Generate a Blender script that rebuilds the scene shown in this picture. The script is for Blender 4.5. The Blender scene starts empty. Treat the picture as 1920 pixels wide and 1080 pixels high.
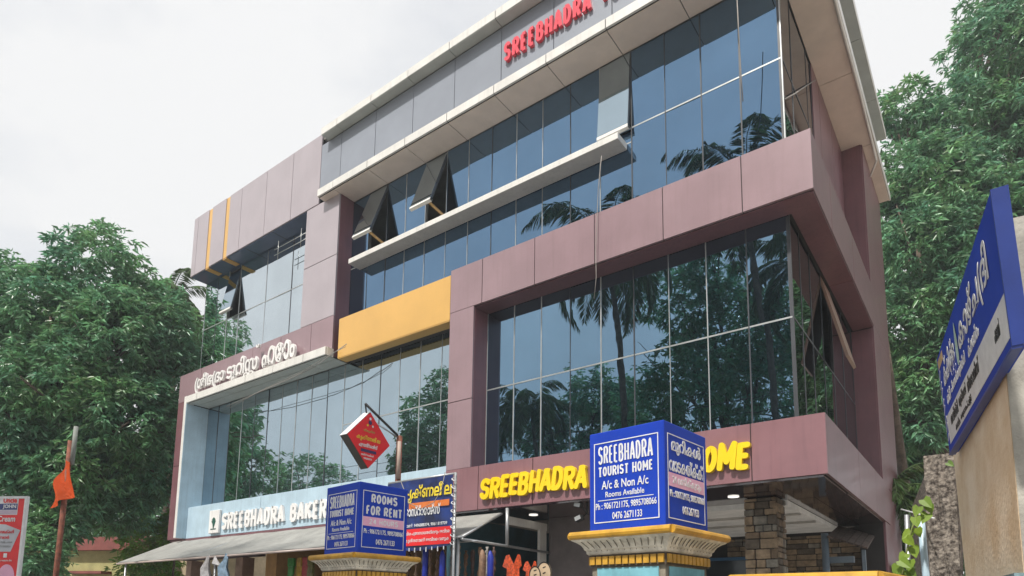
import bpy, bmesh, math, random
import numpy as np
from mathutils import Matrix, Vector
random.seed(7)
RNG = np.random.default_rng(11)
SC = bpy.context.scene
COL = SC.collection

# ------------------------------------------------------------------ camera
F, CX, CY, CAMH = 1219.8, 960.0, 981.0, 1.6          # focal length and principal point in photo pixels
def cam_axes(yaw, pitch, roll):
    r = np.array([math.cos(yaw), -math.sin(yaw), 0]); f = np.array([math.sin(yaw), math.cos(yaw), 0]); u = np.array([0, 0, 1.])
    f2 = math.cos(pitch) * f + math.sin(pitch) * u; u2 = -math.sin(pitch) * f + math.cos(pitch) * u
    return np.array([math.cos(roll) * r + math.sin(roll) * u2, math.sin(roll) * r - math.cos(roll) * u2, f2])
AX = cam_axes(*np.radians([-36.765, 7.483, .745]))
cam = bpy.data.cameras.new('camera'); camo = bpy.data.objects.new('camera', cam); COL.objects.link(camo)
cam.sensor_width = 36; cam.sensor_fit = 'HORIZONTAL'; cam.lens = F / 1920 * 36
cam.shift_x = (960 - CX) / 1920; cam.shift_y = (CY - 540) / 1920
cam.clip_start = .05; cam.clip_end = 5000
camo.matrix_world = Matrix(((AX[0][0], -AX[1][0], -AX[2][0], 0), (AX[0][1], -AX[1][1], -AX[2][1], 0), (AX[0][2], -AX[1][2], -AX[2][2], CAMH), (0, 0, 0, 1)))
SC.camera = camo

# ------------------------------------------------------------------ sky, sun, exposure
SUN_EL, SUN_DIR = math.radians(55), math.radians(179)      # compass-like angle of the sun, clockwise from +Y: behind the camera, to the left
w = bpy.data.worlds.new('World'); SC.world = w; w.use_nodes = True
nt = w.node_tree; N = nt.nodes; L = nt.links
bg = N['Background']; bg.inputs[1].default_value = .1
sky = N.new('ShaderNodeTexSky'); sky.sky_type = 'NISHITA'; sky.sun_disc = False
sky.sun_elevation = SUN_EL; sky.sun_rotation = SUN_DIR; sky.air_density = 1.2; sky.dust_density = 2.5
tc = N.new('ShaderNodeTexCoord'); mp = N.new('ShaderNodeMapping'); mp.inputs['Scale'].default_value = (1, 1, 2.2); mp.inputs['Location'].default_value = (3.1, 1.7, .4)
nz = N.new('ShaderNodeTexNoise'); nz.inputs['Scale'].default_value = 2.1; nz.inputs['Detail'].default_value = 7; nz.inputs['Roughness'].default_value = .58
rp = N.new('ShaderNodeValToRGB'); rp.color_ramp.elements[0].position = .3; rp.color_ramp.elements[1].position = .52
rp.color_ramp.elements[0].color = (.74, .74, .74, 1); rp.color_ramp.elements[1].color = (1, 1, 1, 1)
mx = N.new('ShaderNodeMix'); mx.data_type = 'RGBA'; mx.inputs['B'].default_value = (6.6, 6.6, 6.65, 1)
L.new(tc.outputs['Generated'], mp.inputs[0]); L.new(mp.outputs[0], nz.inputs['Vector']); L.new(nz.outputs['Fac'], rp.inputs[0])
L.new(rp.outputs[0], mx.inputs['Factor']); L.new(sky.outputs[0], mx.inputs['A']); L.new(mx.outputs['Result'], bg.inputs[0])
sun = bpy.data.lights.new('sun', 'SUN'); sun.energy = 3.8; sun.angle = math.radians(3); sun.color = (1, .95, .87)
suno = bpy.data.objects.new('sun', sun); COL.objects.link(suno)
tosun = Vector((math.sin(SUN_DIR) * math.cos(SUN_EL), math.cos(SUN_DIR) * math.cos(SUN_EL), math.sin(SUN_EL)))
suno.rotation_euler = tosun.to_track_quat('Z', 'Y').to_euler(); suno.location = (0, -20, 30)
SC.view_settings.view_transform = 'Standard'; SC.view_settings.look = 'None'; SC.view_settings.gamma = 1; SC.view_settings.exposure = .5
SC.view_settings.use_curve_mapping = False
SC.cycles.max_bounces = 6; SC.cycles.volume_bounces = 0; SC.cycles.transmission_bounces = 3; SC.cycles.diffuse_bounces = 4; SC.cycles.glossy_bounces = 4

# ------------------------------------------------------------------ pixel -> place helpers
def ray(x, y): return AX.T @ np.array([(x - CX) / F, (y - CY) / F, 1.])
CAM0 = np.array([0, 0, CAMH])
def pY(x, y, Y): d = ray(x, y); return CAM0 + d * (Y / d[1])
def pX(x, y, X): d = ray(x, y); return CAM0 + d * (X / d[0])
def pZ(x, y, Z): d = ray(x, y); return CAM0 + d * ((Z - CAMH) / d[2])
def pD(x, y, dep): return CAM0 + ray(x, y) * dep
def mirrored(x, y, dep):                                     # place of a thing seen in the front glazing
    p = pD(x, y, dep); return np.array([p[0], 2 * 8.54 - p[1], p[2]])

# ------------------------------------------------------------------ materials
MATS = {}
def mat(name, col, rough=.6, metal=0., var=.12, vscale=3., streak=0., bump=0., bscale=40., spec=.5, coat=0., trans=0., isl=0., col2=None, em=None, ss=(14, 14, .7)):
    if name in MATS: return MATS[name]
    m = bpy.data.materials.new(name); m.use_nodes = True; t = m.node_tree; n = t.nodes; l = t.links
    b = n['Principled BSDF']; b.inputs['Roughness'].default_value = rough; b.inputs['Metallic'].default_value = metal
    b.inputs['Specular IOR Level'].default_value = spec; b.inputs['Coat Weight'].default_value = coat; b.inputs['Coat Roughness'].default_value = .08
    tcn = n.new('ShaderNodeTexCoord')
    c2 = col2 if col2 else tuple(c * (1 - var * 2.2) for c in col)
    nn = n.new('ShaderNodeTexNoise'); nn.inputs['Scale'].default_value = vscale; nn.inputs['Detail'].default_value = 6; nn.inputs['Roughness'].default_value = .6
    l.new(tcn.outputs['Object'], nn.inputs['Vector'])
    r = n.new('ShaderNodeValToRGB'); r.color_ramp.elements[0].position = .38; r.color_ramp.elements[1].position = .66
    r.color_ramp.elements[0].color = (*c2, 1); r.color_ramp.elements[1].color = (*col, 1)
    l.new(nn.outputs['Fac'], r.inputs[0]); out = r.outputs[0]
    if streak:
        mpn = n.new('ShaderNodeMapping'); mpn.inputs['Scale'].default_value = ss
        l.new(tcn.outputs['Object'], mpn.inputs[0]); sn = n.new('ShaderNodeTexNoise'); sn.inputs['Scale'].default_value = 1.4; sn.inputs['Detail'].default_value = 5
        l.new(mpn.outputs[0], sn.inputs['Vector']); sr = n.new('ShaderNodeMapRange'); sr.inputs[1].default_value = .5; sr.inputs[2].default_value = .75; sr.inputs[3].default_value = 0; sr.inputs[4].default_value = streak
        l.new(sn.outputs['Fac'], sr.inputs[0]); mm = n.new('ShaderNodeMix'); mm.data_type = 'RGBA'; mm.inputs['B'].default_value = (col[0] * .3, col[1] * .3, col[2] * .3, 1)
        l.new(sr.outputs[0], mm.inputs['Factor']); l.new(out, mm.inputs['A']); out = mm.outputs['Result']
    if isl:
        g = n.new('ShaderNodeNewGeometry'); hs = n.new('ShaderNodeHueSaturation'); mr = n.new('ShaderNodeMapRange')
        mr.inputs[3].default_value = 1 - isl; mr.inputs[4].default_value = 1 + isl
        l.new(g.outputs['Random Per Island'], mr.inputs[0]); l.new(mr.outputs[0], hs.inputs['Value'])
        mh = n.new('ShaderNodeMapRange'); mh.inputs[3].default_value = .47; mh.inputs[4].default_value = .53
        l.new(g.outputs['Random Per Island'], mh.inputs[0]); l.new(mh.outputs[0], hs.inputs['Hue'])
        l.new(out, hs.inputs['Color']); out = hs.outputs[0]
    l.new(out, b.inputs['Base Color'])
    if bump:
        bn = n.new('ShaderNodeTexNoise'); bn.inputs['Scale'].default_value = bscale; bn.inputs['Detail'].default_value = 5
        l.new(tcn.outputs['Object'], bn.inputs['Vector']); bp = n.new('ShaderNodeBump'); bp.inputs['Strength'].default_value = bump; bp.inputs['Distance'].default_value = .02
        l.new(bn.outputs['Fac'], bp.inputs['Height']); l.new(bp.outputs[0], b.inputs['Normal'])
    if trans:
        tr = n.new('ShaderNodeBsdfTranslucent'); l.new(out, tr.inputs[0]); ms = n.new('ShaderNodeMixShader'); ms.inputs[0].default_value = trans
        l.new(b.outputs[0], ms.inputs[1]); l.new(tr.outputs[0], ms.inputs[2]); l.new(ms.outputs[0], n['Material Output'].inputs[0])
    if em: b.inputs['Emission Color'].default_value = (*em[0], 1); b.inputs['Emission Strength'].default_value = em[1]
    MATS[name] = m; return m

def glass_mat(name, col, wave=.012):
    m = mat(name, col, rough=.025, metal=1., var=.05, vscale=.7)
    t = m.node_tree; n = t.nodes; l = t.links; b = n['Principled BSDF']
    b.inputs['Specular Tint'].default_value = (.97, .98, 1, 1)
    tcn = n.new('ShaderNodeTexCoord'); bn = n.new('ShaderNodeTexNoise'); bn.inputs['Scale'].default_value = 1.6; bn.inputs['Detail'].default_value = 2
    l.new(tcn.outputs['Object'], bn.inputs['Vector']); bp = n.new('ShaderNodeBump'); bp.inputs['Strength'].default_value = wave; bp.inputs['Distance'].default_value = .1
    l.new(bn.outputs['Fac'], bp.inputs['Height']); l.new(bp.outputs[0], b.inputs['Normal'])
    # dust film: rougher in cloudy patches
    dn = n.new('ShaderNodeTexNoise'); dn.inputs['Scale'].default_value = 5; dn.inputs['Detail'].default_value = 8; l.new(tcn.outputs['Object'], dn.inputs['Vector'])
    mr = n.new('ShaderNodeMapRange'); mr.inputs[1].default_value = .45; mr.inputs[2].default_value = .8; mr.inputs[3].default_value = .002; mr.inputs[4].default_value = .03
    l.new(dn.outputs['Fac'], mr.inputs[0]); l.new(mr.outputs[0], b.inputs['Roughness'])
    return m

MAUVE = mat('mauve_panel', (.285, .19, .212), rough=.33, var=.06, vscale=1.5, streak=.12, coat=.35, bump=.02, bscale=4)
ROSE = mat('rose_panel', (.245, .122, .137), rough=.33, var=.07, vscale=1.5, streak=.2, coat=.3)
MAROON_AND_SHADE = mat('maroon_and_shade_panel', (.19, .085, .1), rough=.4, var=.08, vscale=2, streak=.25, coat=.12)  # real maroon panels, and mauve cladding with its shade put into the colour
GREYPINK = mat('grey_pink_panel', (.375, .33, .36), rough=.3, var=.04, vscale=1.5, streak=.06, coat=.4)
STRIP = mat('blue_grey_panel', (.25, .275, .325), rough=.42, var=.05, vscale=1.2, coat=.0, bump=.02, bscale=3)
WHITEP = mat('white_panel', (.70, .69, .66), rough=.4, var=.05, streak=.18)
SOFF = mat('canopy_soffit_panel', (.80, .69, .61), rough=.35, var=.05)
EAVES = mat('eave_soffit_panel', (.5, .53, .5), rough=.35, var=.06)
YELLOW = mat('yellow_panel', (.66, .385, .10), rough=.35, var=.06, vscale=.8, coat=.3)
BLUEP = mat('pale_blue_panel', (.44, .58, .68), rough=.4, var=.06, streak=.2)
JOINT = mat('dark_joint', (.035, .03, .03), rough=.8)
DARKS = mat('dark_blue_soffit', (.10, .14, .24), rough=.12, var=.05, spec=.8)
GLOSSM = mat('glossy_maroon_soffit', (.055, .03, .033), rough=.06, spec=1., var=.05, coat=.6)
GLASS = glass_mat('blue_mirror_glass', (.19, .31, .43))
GLASS2 = glass_mat('deep_blue_mirror_glass', (.145, .25, .385))
GLASSW = glass_mat('silver_mirror_glass', (.62, .69, .73))
GLASSB = glass_mat('pale_mirror_glass', (.42, .52, .585))
GLASSD = glass_mat('dark_mirror_glass', (.12, .14, .17))
FRAMEL = mat('aluminium_frame', (.5, .52, .52), rough=.35, metal=.6)
FRAMED = mat('dark_aluminium_frame', (.05, .055, .065), rough=.4)
INT = mat('dark_interior', (.07, .065, .065), rough=.9)
INTW = mat('interior_plaster', (.3, .28, .26), rough=.9)
CONC = mat('concrete', (.5, .47, .43), rough=.9, var=.2, bump=.2, streak=.4)
SIGNBLUE = mat('sign_blue_vinyl', (.012, .052, .45), rough=.55, spec=.15, var=.08, vscale=2)
SIGNWHITE = mat('sign_white_vinyl', (.75, .76, .78), rough=.4, var=.08, vscale=9)
SIGNPINK = mat('sign_pink_vinyl', (.80, .42, .60), rough=.4, var=.05)
SIGNRED = mat('sign_red_vinyl', (.78, .016, .02), rough=.35, var=.06)
LETY = mat('yellow_acrylic', (.85, .60, .012), rough=.25, var=.03)
LETR = mat('red_acrylic', (.72, .07, .10), rough=.28, var=.03)
LETW = mat('white_acrylic', (.80, .79, .78), rough=.35, var=.06, streak=.25)
BLACK = mat('black_plastic', (.02, .02, .02), rough=.5)
CABLE = mat('cable_grey', (.30, .28, .26), rough=.7)
GALV = mat('galvanised_steel', (.48, .50, .52), rough=.4, metal=.5, var=.15)
RUST = mat('rusty_steel', (.26, .085, .05), rough=.8, var=.25, vscale=12)
SHEET = mat('awning_sheet', (.30, .30, .285), rough=.7, var=.12, streak=.25)
BARK = mat('bark', (.13, .095, .07), rough=.95, var=.25, vscale=8, bump=.6, bscale=20)
LEAF = mat('mango_leaf', (.19, .36, .135), rough=.33, var=.15, vscale=.7, trans=.45, isl=.45, col2=(.105, .265, .145), spec=.6)
LEAF2 = mat('fresh_leaf', (.26, .42, .04), rough=.45, var=.15, vscale=.8, trans=.3, isl=.3, col2=(.09, .2, .03))
PALML = mat('palm_leaf', (.10, .17, .05), rough=.6, var=.2, trans=.3, spec=.3, isl=.35)
GROUND = mat('ground_earth', (.36, .31, .26), rough=.95, var=.2, vscale=.4)
ROADM = mat('asphalt', (.085, .083, .08), rough=.9, var=.15, vscale=2, bump=.2)

# ------------------------------------------------------------------ object helpers
WM = {}
def link(name, me, m, parent=None, world=True):
    o = bpy.data.objects.new(name, me); COL.objects.link(o)
    if m is not None and len(me.materials) == 0: me.materials.append(m)
    if parent is not None:
        o.parent = parent
        if world: o.matrix_parent_inverse = WM[parent].inverted(); WM[o] = Matrix.Identity(4)
        else: WM[o] = WM[parent]
    else: WM[o] = Matrix.Identity(4)
    return o
def tag(o, label, cat=None, group=None, kind=None):
    if label: o['label'] = label
    if cat: o['category'] = cat
    if group: o['group'] = group
    if kind: o['kind'] = kind
    return o
def thing(name, label, cat, loc=(0, 0, 0), rz=0., group=None):
    o = bpy.data.objects.new(name, None); COL.objects.link(o); o.empty_display_size = .2
    o.location = loc; o.rotation_euler = (0, 0, rz); WM[o] = Matrix.Translation(loc) @ Matrix.Rotation(rz, 4, 'Z')
    return tag(o, label, cat, group)
def mesh(vs, fs, name='m', smooth=False):
    me = bpy.data.meshes.new(name); me.from_pydata([tuple(map(float, v)) for v in vs], [], fs); me.update()
    if smooth: me.polygons.foreach_set('use_smooth', [True] * len(me.polygons))
    return me
BF = [(0, 3, 2, 1), (4, 5, 6, 7), (0, 1, 5, 4), (1, 2, 6, 5), (2, 3, 7, 6), (3, 0, 4, 7)]
def box_geo(x0, x1, y0, y1, z0, z1):
    return [(x0, y0, z0), (x1, y0, z0), (x1, y1, z0), (x0, y1, z0), (x0, y0, z1), (x1, y0, z1), (x1, y1, z1), (x0, y1, z1)], [tuple(f) for f in BF]
def join(geos):
    V = []; Fc = []
    for v, f in geos:
        k = len(V); V += list(v); Fc += [tuple(i + k for i in q) for q in f]
    return V, Fc
def bevelled(me, wd, seg=1):
    bm = bmesh.new(); bm.from_mesh(me); bmesh.ops.bevel(bm, geom=bm.edges[:], offset=wd, segments=seg, affect='EDGES', profile=.5)
    bm.to_mesh(me); bm.free(); return me
def box(name, m, x0, x1, y0, y1, z0, z1, parent=None, bev=0, world=True):
    me = mesh(*box_geo(min(x0, x1), max(x0, x1), min(y0, y1), max(y0, y1), min(z0, z1), max(z0, z1)))
    if bev: bevelled(me, bev)
    return link(name, me, m, parent, world)
def tube_geo(pts, r, seg=8, caps=True):
    pts = [np.array(p, float) for p in pts]; n = len(pts); rs = r if hasattr(r, '__len__') else [r] * n
    V = []; Fc = []; prev = None
    for i, p in enumerate(pts):
        t = pts[min(i + 1, n - 1)] - pts[max(i - 1, 0)]; t = t / (np.linalg.norm(t) + 1e-9)
        a = prev if prev is not None else (np.array([1., 0, 0]) if abs(t[0]) < .8 else np.array([0, 1., 0]))
        a = a - t * (a @ t); a /= np.linalg.norm(a) + 1e-9; prev = a; b = np.cross(t, a)
        for k in range(seg):
            q = 2 * math.pi * k / seg; V.append(p + rs[i] * (a * math.cos(q) + b * math.sin(q)))
    for i in range(n - 1):
        for k in range(seg): Fc.append((i * seg + k, i * seg + (k + 1) % seg, (i + 1) * seg + (k + 1) % seg, (i + 1) * seg + k))
    if caps: Fc.append(tuple(range(seg - 1, -1, -1))); Fc.append(tuple((n - 1) * seg + k for k in range(seg)))
    return V, Fc
def tube(name, m, pts, r, parent=None, seg=8, world=True): return link(name, mesh(*tube_geo(pts, r, seg), smooth=True), m, parent, world)
def sag(a, b, drop, n=14):
    a = np.array(a, float); b = np.array(b, float)
    return [a + (b - a) * t - np.array([0, 0, drop * 4 * t * (1 - t)]) for t in np.linspace(0, 1, n)]
def clad(name, m, x0, x1, z0, z1, parent, yf, yb, jx=(), jz=(), gap=.012, th=.02, axis='y', back=JOINT):
    """a clad beam: dark backing as the part, each panel a sub-part. axis 'y' faces -Y at yf; axis 'x' faces +X at yf (x0,x1 are then Y)"""
    if axis == 'y': p = box(name, back, x0 + .004, x1 - .004, yf + th, yb, z0 + .004, z1 - .004, parent)
    else: p = box(name, back, yb, yf - th, x0 + .004, x1 - .004, z0 + .004, z1 - .004, parent)
    xs = [x0] + sorted(jx) + [x1]; zs = [z0] + sorted(jz) + [z1]
    for i in range(len(xs) - 1):
        for j in range(len(zs) - 1):
            a = xs[i] + (gap / 2 if i else 0); b = xs[i + 1] - (gap / 2 if i < len(xs) - 2 else 0)
            c = zs[j] + (gap / 2 if j else 0); d = zs[j + 1] - (gap / 2 if j < len(zs) - 2 else 0)
            e = random.uniform(-.0015, .0015)
            if axis == 'y': box('cladding_panel', m, a, b, yf + e, yf + th + .02, c, d, p, bev=.003)
            else: box('cladding_panel', m, yf - e - th - .02, yf - e, a, b, c, d, p, bev=.003)
    return p
def soffit(name, m, x0, x1, y0, y1, z, parent, jx=(), jy=(), th=.015, gap=.014):
    p = box(name, JOINT, x0 + .003, x1 - .003, y0 + .003, y1 - .003, z + th, z + th + .03, parent)
    xs = [x0] + sorted(jx) + [x1]; ys = [y0] + sorted(jy) + [y1]
    for i in range(len(xs) - 1):
        for j in range(len(ys) - 1):
            box('soffit_panel', m, xs[i] + gap / 2, xs[i + 1] - gap / 2, ys[j] + gap / 2, ys[j + 1] - gap / 2, z, z + th + .01, p)
    return p
def pane(parent, m, x0, x1, z0, z1, y, axis='y', tilt=.0035):
    """one sheet of glass with its own slight lean"""
    a, b = random.gauss(0, tilt), random.gauss(0, tilt)
    cx, cz = (x0 + x1) / 2, (z0 + z1) / 2; V = []
    for dy in (0, .008):
        for (x, z) in ((x0, z0), (x1, z0), (x1, z1), (x0, z1)):
            yy = y + dy + a * (x - cx) + b * (z - cz)
            V.append((x, yy, z) if axis == 'y' else (-yy, x, z))
    fs = [(0, 1, 2, 3), (7, 6, 5, 4), (4, 5, 1, 0), (5, 6, 2, 1), (6, 7, 3, 2), (7, 4, 0, 3)]
    return link('glass_pane', mesh(V, fs), m, parent)
# ------------------------------------------------------------------ lettering
def ribbon_geo(pts, t, z0, z1, closed=False, rnd=False):
    P = [np.array(p, float) for p in pts]
    if rnd and not closed:
        d = P[0] - P[1]; d /= np.linalg.norm(d); e = P[-1] - P[-2]; e /= np.linalg.norm(e)
        P = [P[0] + d * t * .9, P[0] + d * t * .6] + P + [P[-1] + e * t * .6, P[-1] + e * t * .9]
        W = [t * .45, t * .8] + [t] * (len(P) - 4) + [t * .8, t * .45]
    else: W = [t] * len(P)
    n = len(P); Lf, Rt = [], []
    for i in range(n):
        if closed: a, b = P[(i - 1) % n], P[(i + 1) % n]
        else: a, b = P[max(i - 1, 0)], P[min(i + 1, n - 1)]
        d1 = P[i] - a; d2 = b - P[i]; l1, l2 = np.linalg.norm(d1), np.linalg.norm(d2)
        tt = (d1 / l1 if l1 > 1e-9 else 0) + (d2 / l2 if l2 > 1e-9 else 0); tt = tt / (np.linalg.norm(tt) + 1e-9)
        nn = np.array([-tt[1], tt[0]]); k = 1.
        if l1 > 1e-9 and l2 > 1e-9: k = 1 / max(.6, abs(tt @ (d1 / l1)))
        Lf.append(P[i] + nn * W[i] * k); Rt.append(P[i] - nn * W[i] * k)
    V = []; Fc = []
    for i in range(n):
        for z in (z0, z1): V += [(*Lf[i], z), (*Rt[i], z)]
    m = n if closed else n - 1
    for i in range(m):
        a, b = 4 * i, 4 * ((i + 1) % n)
        Fc += [(a + 2, b + 2, b + 3, a + 3)[::-1], (a, a + 1, b + 1, b)[::-1], (a, b, b + 2, a + 2), (a + 1, a + 3, b + 3, b + 1)]
    if not closed: Fc += [(0, 2, 3, 1), (4 * n - 4, 4 * n - 3, 4 * n - 1, 4 * n - 2)]
    return V, Fc
def arc(cx, cy, rx, ry, a0, a1, n=10): return [(cx + rx * math.cos(math.radians(a)), cy + ry * math.sin(math.radians(a))) for a in np.linspace(a0, a1, n)]
GL = {
 'S': [arc(.5, .76, .42, .24, 20, 270, 12) + arc(.5, .26, .42, .26, 90, -160, 12)[1:]],
 'R': [[(.08, 0), (.08, 1)], [(.08, 1), (.5, 1)] + arc(.55, .75, .38, .25, 80, -80, 8) + [(.5, .5), (.08, .5)], [(.5, .5), (.93, 0)]],
 'E': [[(.1, 0), (.1, 1)], [(.1, 1), (.9, 1)], [(.1, .51), (.8, .51)], [(.1, 0), (.9, 0)]],
 'F': [[(.1, 0), (.1, 1)], [(.1, 1), (.9, 1)], [(.1, .51), (.8, .51)]],
 'B': [[(.08, 0), (.08, 1)], [(.08, 1), (.5, 1)] + arc(.52, .765, .34, .235, 80, -80, 8) + [(.5, .53), (.08, .53)], [(.5, .53)] + arc(.54, .265, .38, .265, 80, -80, 8) + [(.5, 0), (.08, 0)]],
 'H': [[(.08, 0), (.08, 1)], [(.92, 0), (.92, 1)], [(.08, .5), (.92, .5)]],
 'A': [[(.0, 0), (.45, 1)], [(.55, 1), (1, 0)], [(.35, 1), (.65, 1)], [(.2, .3), (.8, .3)]],
 'D': [[(.08, 0), (.08, 1)], [(.08, 1), (.4, 1)] + arc(.42, .5, .5, .5, 80, -80, 10) + [(.4, 0), (.08, 0)]],
 'O': [arc(.5, .5, .44, .5, 0, 345, 20)], 'T': [[(.5, 0), (.5, 1)], [(0, 1), (1, 1)]], 'I': [[(.5, 0), (.5, 1)]],
 'U': [[(.08, 1), (.08, .3)] + arc(.5, .3, .42, .3, 190, 350, 9) + [(.92, .3), (.92, 1)]],
 'M': [[(.06, 0), (.06, 1)], [(.06, 1), (.5, .25)], [(.5, .25), (.94, 1)], [(.94, 1), (.94, 0)]],
 'N': [[(.08, 0), (.08, 1)], [(.08, 1), (.92, 0)], [(.92, 0), (.92, 1)]],
 'K': [[(.08, 0), (.08, 1)], [(.9, 1), (.1, .42)], [(.35, .6), (.95, 0)]], 'Y': [[(0, 1), (.5, .45)], [(1, 1), (.5, .45)], [(.5, .45), (.5, 0)]],
 '2': [arc(.5, .72, .4, .28, 160, -20, 9) + [(.1, 0), (.92, 0)]], '4': [[(.7, 0), (.7, 1)], [(.7, 1), (.05, .3)], [(.05, .3), (1, .3)]]}
WID = {'I': .35, 'M': 1.25, 'E': .86, 'F': .82, 'T': .95}
SERIF = {'T': [(.5, 0, .3)], 'O': [], 'U': [(.08, 1, .22), (.92, 1, .22)], 'R': [(.08, 0, .2), (.08, 1, .2), (.93, 0, .16)], 'I': [(.5, 0, .5), (.5, 1, .5)], 'S': [], 'H': [(.08, 0, .22), (.08, 1, .22), (.92, 0, .22), (.92, 1, .22)], 'M': [(.06, 0, .18), (.94, 0, .18), (.06, 1, .1), (.94, 1, .1)], 'E': [(.1, 0, .14), (.1, 1, .14)]}
def frame_map(o, ux, uy):
    ux = np.array(ux, float); uy = np.array(uy, float); n = np.cross(ux, uy); o = np.array(o, float)
    return lambda v: o + ux * v[0] + uy * v[1] + n * v[2]
def block_text(s, wd, ht, fm, m, parent, t=.09, dep=.03, z0=0., shear=0., rnd=False, each=True, world=True, gap=.16, serif=False, name='letter', wob=0., word=.5):
    """bold sign letters drawn from strokes; each letter a mesh of its own (or one mesh for a printed line)"""
    adv = [(word if c == ' ' else WID.get(c, 1.)) for c in s]; tot = sum(adv) + gap * (len(s) - 1)
    u = wd / tot; x = 0; geos = []
    rnx = random.Random(len(s) * 7 + int(ht * 1000))
    for c, a in zip(s, adv):
        if c != ' ':
            gs = []; th = t * ht; dy = rnx.uniform(-wob, wob) * ht; sc = 1 + rnx.uniform(-wob, wob)
            cw = a * u - 2 * th * .8
            for k, st in enumerate(GL[c]):
                pts = [(x * u + th * .8 + px * cw, th + py * (ht * sc - 2 * th) + dy) for px, py in st]
                pts = [(px + shear * py, py) for px, py in pts]
                gs.append(ribbon_geo(pts, th, z0, z0 + dep - k * .0007, closed=(c == 'O'), rnd=rnd))
            if serif:
                for k, (sx, sy, sw) in enumerate(SERIF.get(c, [])):
                    px = x * u + th * .8 + sx * cw; py = th * .6 + sy * (ht - 1.2 * th)
                    gs.append(ribbon_geo([(px - sw * cw, py), (px + sw * cw, py)], th * .55, z0, z0 + dep - .0003 - .0004 * k))
            V, Fc = join(gs); V = [fm(v) for v in V]
            if each: link(name, mesh(V, Fc), m, parent, world)
            else: geos.append((V, Fc))
        x += a + gap
    if not each: link(name, mesh(*join(geos)), m, parent, world)
def font_mesh(s, off=0., ext=.0005):
    c = bpy.data.curves.new('t', 'FONT'); c.body = s; c.size = 1; c.offset = off; c.extrude = ext; c.resolution_u = 3
    o = bpy.data.objects.new('t', c); COL.objects.link(o); dg = bpy.context.evaluated_depsgraph_get()
    me = bpy.data.meshes.new_from_object(o.evaluated_get(dg)); bpy.data.objects.remove(o); bpy.data.curves.remove(c)
    me.materials.clear(); return me
def print_text(s, wd, ht, fm, m, parent, off=.0, dep=.002, z0=0., world=True, name='lettering', glyphs=False):
    """a line of print (or raised letters) from the built-in font, fitted to wd x ht on the plane of fm"""
    me = font_mesh(s, off); n = len(me.vertices); co = np.empty(n * 3); me.vertices.foreach_get('co', co); co = co.reshape(-1, 3)
    lo, hi = co.min(0), co.max(0); top = co[:, 2] > 0
    q = np.empty_like(co); q[:, 0] = (co[:, 0] - lo[0]) / (hi[0] - lo[0]) * wd; q[:, 1] = (co[:, 1] - lo[1]) / (hi[1] - lo[1]) * ht; q[:, 2] = np.where(top, z0 + dep, z0)
    me.vertices.foreach_set('co', np.array([fm(v) for v in q]).ravel()); me.update()
    if not glyphs: return link(name, me, m, parent, world)
    # one object per separate letter shape
    bm = bmesh.new(); bm.from_mesh(me); bm.verts.ensure_lookup_table(); seen = set(); comps = []
    for v in bm.verts:
        if v.index in seen: continue
        st = [v]; seen.add(v.index); cp = []
        while st:
            a = st.pop(); cp.append(a.index)
            for e in a.link_edges:
                b = e.other_vert(a)
                if b.index not in seen: seen.add(b.index); st.append(b)
        comps.append(cp)
    for cp in comps:
        S = set(cp); mp_ = {i: k for k, i in enumerate(cp)}
        fs = [tuple(mp_[v.index] for v in f.verts) for f in bm.faces if f.verts[0].index in S]
        link(name, mesh([bm.verts[i].co[:] for i in cp], fs), m, parent, world)
    bm.free()
def flat(name, m, fm, x0, x1, y0, y1, parent, z0=0., dep=.002, world=True):
    v, f = box_geo(x0, x1, y0, y1, z0, z0 + dep); return link(name, mesh([fm(p) for p in v], f), m, parent, world)
def border(m, fm, x0, x1, y0, y1, parent, wd=.006, z0=0., dep=.002, world=True):
    link('border_line', mesh(*join([([fm(p) for p in v], f) for v, f in (box_geo(x0, x1, y0, y0 + wd, z0, z0 + dep), box_geo(x0, x1, y1 - wd, y1, z0, z0 + dep), box_geo(x0, x0 + wd, y0 + wd, y1 - wd, z0, z0 + dep), box_geo(x1 - wd, x1, y0 + wd, y1 - wd, z0, z0 + dep))])), m, parent, world)
XU, ZU = (1, 0, 0), (0, 0, 1)

# ================================================================== THE SETTING
o = box('ground', GROUND, -160, 160, -140, 180, -.3, 0); tag(o, 'bare earth and paving around the building', kind='structure')
o = box('road', ROADM, -150, 150, -4.2, 2.6, -.2, .004); tag(o, 'asphalt road in front of the building', kind='structure')
o = box('forecourt_paving', CONC, -17.5, 1.5, 2.7, 8.1, -.2, .012); tag(o, 'concrete forecourt before the shops', kind='structure')

# ================================================================== THE BUILDING
D, YG = 8.149, 8.54
B = thing('commercial_building', 'three-storey glass-fronted building clad in mauve, maroon, grey and yellow panels', 'building', (-9.4, 11.5, 0))
MOD = .5612
MX = [-10.87 + MOD * k for k in range(17)]           # mullion lines, last one the right corner at -1.89
XR = -1.505
# shell behind the glass
box('side_wall', INT, -17.1, -16.95, 8.75, 15.2, 3.25, 12, B); box('back_wall', INTW, -17.1, -1.95, 15.2, 15.35, 3.25, 12, B)
for z0, z1, y0 in ((3.32, 3.9, 8.62), (6.95, 7.5, 8.62), (10.56, 10.7, 8.62), (11.9, 12.05, 8.3)): box('floor_slab', INTW, -16.9, -2.0, y0, 15.15, z0, z1, B)
for z0, z1 in ((3.9, 6.95), (7.5, 10.56)): box('inner_wall', INT, -16.9, -2.05, 11.2, 11.3, z0, z1, B)
J111 = [-6.80, -5.70, -4.59, -3.48, -2.37]
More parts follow.
